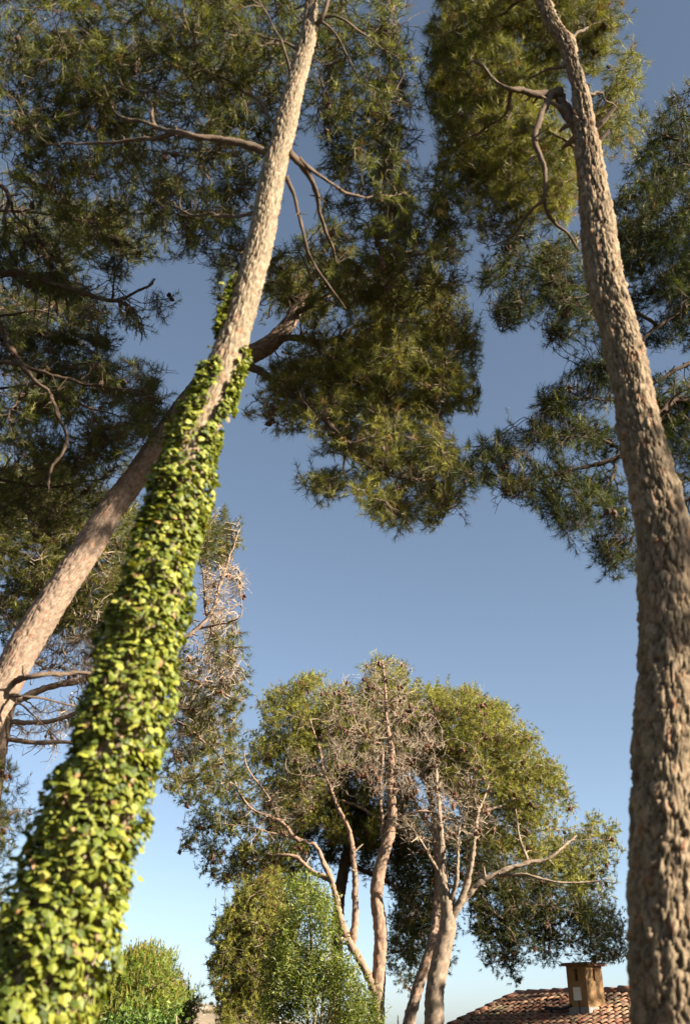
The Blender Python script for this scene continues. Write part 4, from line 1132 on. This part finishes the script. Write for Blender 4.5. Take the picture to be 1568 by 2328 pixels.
size = np.interp(py, [700, 1000, 1400, 2000, 2328], [.045, .045, .049, .055, .063]) * rng.uniform(.45, 1.35, n)
# leaf frame: normal outward and up, towards the light; tip hanging down
nrm = norm(rd * 0.9 + np.array((0, 0, .55)) + .35 * sun_dir + rng.normal(size=(n, 3)) * .6)
tipd = norm(np.array((0, 0, -1.0)) + rng.normal(size=(n, 3)) * .55 + rd * .3)
tipd = norm(tipd - nrm * (tipd * nrm).sum(1, keepdims=True))
xd = np.cross(tipd, nrm)
pal = np.array([(0.16, 0.183, 0.022), (0.21, 0.222, 0.029), (0.11, 0.138, 0.019), (0.255, 0.255, 0.042), (0.055, 0.078, 0.013), (0.28, 0.165, 0.07)])
pk = rng.choice(6, n, p=(.29, .23, .20, .10, .16, .02))
var = rng.integers(0, 6, n)
# the largest leaves in view become leaves of their own
facing = -(rd @ np.array((0.0, 1.0, 0))) + 0.1
score = size / np.array([proj(p)[2] for p in pos]) * (facing > .25) * (offs > .5 * thick) * (py < 2335)
big = np.argsort(-score)[:300]
isbig = np.zeros(n, bool); isbig[big] = True
IVYM = []
for k in range(6):
    m, nt, b, out = mat_new("ivy_tone_%d" % k)
    base_c = tuple(pal[k])
    tc = nt.nodes.new("ShaderNodeTexCoord"); nn_ = nt.nodes.new("ShaderNodeTexNoise"); nn_.inputs["Scale"].default_value = 4; nt.links.new(tc.outputs["Object"], nn_.inputs["Vector"])
    rp = nt.nodes.new("ShaderNodeValToRGB"); rp.color_ramp.elements[0].position = .3; rp.color_ramp.elements[1].position = .75
    rp.color_ramp.elements[0].color = (*(pal[k] * .85), 1); rp.color_ramp.elements[1].color = (*(pal[k] * 1.2), 1)
    nt.links.new(nn_.outputs[0], rp.inputs[0]); nt.links.new(rp.outputs[0], b.inputs["Base Color"])
    b.inputs["Roughness"].default_value = .55; b.inputs["Specular IOR Level"].default_value = .3
    tl = nt.nodes.new("ShaderNodeBsdfTranslucent"); tl.inputs[0].default_value = (base_c[0] * 1.2, base_c[1] * 1.2, base_c[2] * .5, 1)
    mx = nt.nodes.new("ShaderNodeMixShader"); mx.inputs[0].default_value = .22
    nt.links.new(b.outputs[0], mx.inputs[1]); nt.links.new(tl.outputs[0], mx.inputs[2]); nt.links.new(mx.outputs[0], out.inputs[0])
    IVYM.append(m)
LME = {(v, k): mesh_data("leaf", LEAVES[v][0], [LEAVES[v][1]], IVYM[k], None, False) for v in range(6) for k in range(6)}
for i in big:
    o = bpy.data.objects.new("leaf", LME[(int(var[i]), int(pk[i]))]); C.objects.link(o); o.parent = ivy
    x, y, z = xd[i] * size[i], tipd[i] * size[i], nrm[i] * size[i]; p = pos[i] - np.array(ivy.location)
    o.matrix_local = Matrix(((x[0], y[0], z[0], p[0]), (x[1], y[1], z[1], p[1]), (x[2], y[2], z[2], p[2]), (0, 0, 0, 1)))
acc = Acc()
for v in range(6):
    s_ = np.where((var == v) & ~isbig)[0]
    lv, lf = LEAVES[v]
    Vv = pos[s_][:, None] + (lv[None, :, :1] * xd[s_][:, None] + lv[None, :, 1:2] * tipd[s_][:, None] + lv[None, :, 2:] * nrm[s_][:, None]) * size[s_][:, None, None]
    Ff = (np.arange(len(s_))[:, None, None] * len(lv) + lf[None]).reshape(-1, 3)
    cc_ = np.repeat(pal[pk[s_]] * rng.uniform(.8, 1.2, (len(s_), 1)), len(lv), 0)
    acc.add(Vv.reshape(-1, 3), Ff, cc_)
o = link("foliage", acc.mesh("foliage", M_IVY), ivy); o["kind"] = "stuff"
# woody ivy stems creeping up the bark
for k in range(16):
    a0 = rng.uniform(0, 6.28); end = rng.uniform(.30, .46)
    m = int(len(ip) * end); st = max(1, m // 60)
    idx = np.arange(0, m, st); aa = a0 + np.cumsum(rng.normal(size=len(idx))) * .06
    off = .012 + .012 * rng.uniform(size=len(idx))
    q = ip[idx] + (np.cos(aa)[:, None] * iN[idx] + np.sin(aa)[:, None] * iB[idx]) * (ir[idx] + off)[:, None]
    q, rr, s = spline(q, np.linspace(rng.uniform(.009, .016), .004, len(idx)), .06)
    V, F, col = bark_tube(q, rr, s, 5, (.03, .06), .002, k, ((.24, .17, .11), (.33, .25, .17), (.3, .17, .1), (.15, .1, .07)))
    link("stem", mesh_data("stem", V, F, M_BARK, col, True), ivy)

# ------------------------------------------------------------------ neighbouring pines that throw the dappled shade
def copy_pine(src, label, x, y, rz, sc=1.0):
    root = src.copy(); C.objects.link(root)
    root.location = (x, y, float(ground_z(x, y))); root.rotation_euler = (0, 0, rz); root.scale = (sc, sc, sc)
    root.name = "shade_pine"; root["label"] = label
    seen = set()
    for ch in src.children:
        kind_ = ch.name.split(".")[0]
        if kind_ == "pine_cone" or kind_ in seen: continue
        if kind_ in ("crown", "twigs"): seen.add(kind_)
        c = ch.copy(); C.objects.link(c); c.parent = root
    return root
copy_pine(IVY_PINE, "pine standing off to the sunny side of the house, shading its roof", 19.5, 20.5, math.radians(70), 1.05)
copy_pine(IVY_PINE, "pine on the sunny side of the overhanging boughs, keeping them in shade", 10.0, 5.6, math.radians(200), 0.84)

# ------------------------------------------------------------------ woodland added out of view to block low sky light
rng = np.random.default_rng(321)
acc = Acc()
for az in np.arange(31, 330, 5.5):
    for ring in range(2):
        a = math.radians(az + rng.uniform(-2, 2) + ring * 2.7); R = 23 + ring * 6 + rng.uniform(-1.5, 1.5)
        x, y = R * math.sin(a), R * math.cos(a); g = float(ground_z(x, y)); H = rng.uniform(7.5, 10.5); W = rng.uniform(1.6, 2.4)
        if ring == 0 and 75 < az < 105: H *= 0.75
        V, F, col = tubes(np.array([[(x, y, g - .2), (x + .1, y, g + H * .4), (x, y + .1, g + H * .9)]]), np.array([[.24, .18, .05]]), 6, np.array([(.14, .10, .07)])); acc.add(V, F, col)
        n = 130
        z = rng.uniform(.04, 1, n); rr = W * np.sqrt(rng.uniform(0, 1, n)) * np.clip(1.25 - .7 * z, .3, 1.1)
        t = rng.uniform(0, 6.28, n)
        p = np.stack([x + rr * np.cos(t), y + rr * np.sin(t), g + z * H], 1)
        V, F, col = needles(p, norm(rng.normal(size=(n, 3)) + (0, 0, .4)), rng.uniform(.4, .75, n), .2, 5, np.tile(OLIVE, (n, 1)) * rng.uniform(.4, 1.1, (n, 1))); acc.add(V, F, col)
o = link("woodland", acc.mesh("woodland", M_NEEDLE)); o["kind"] = "stuff"; o["label"] = "dense pine woodland added out of view to block low sky light"; o["category"] = "woodland"
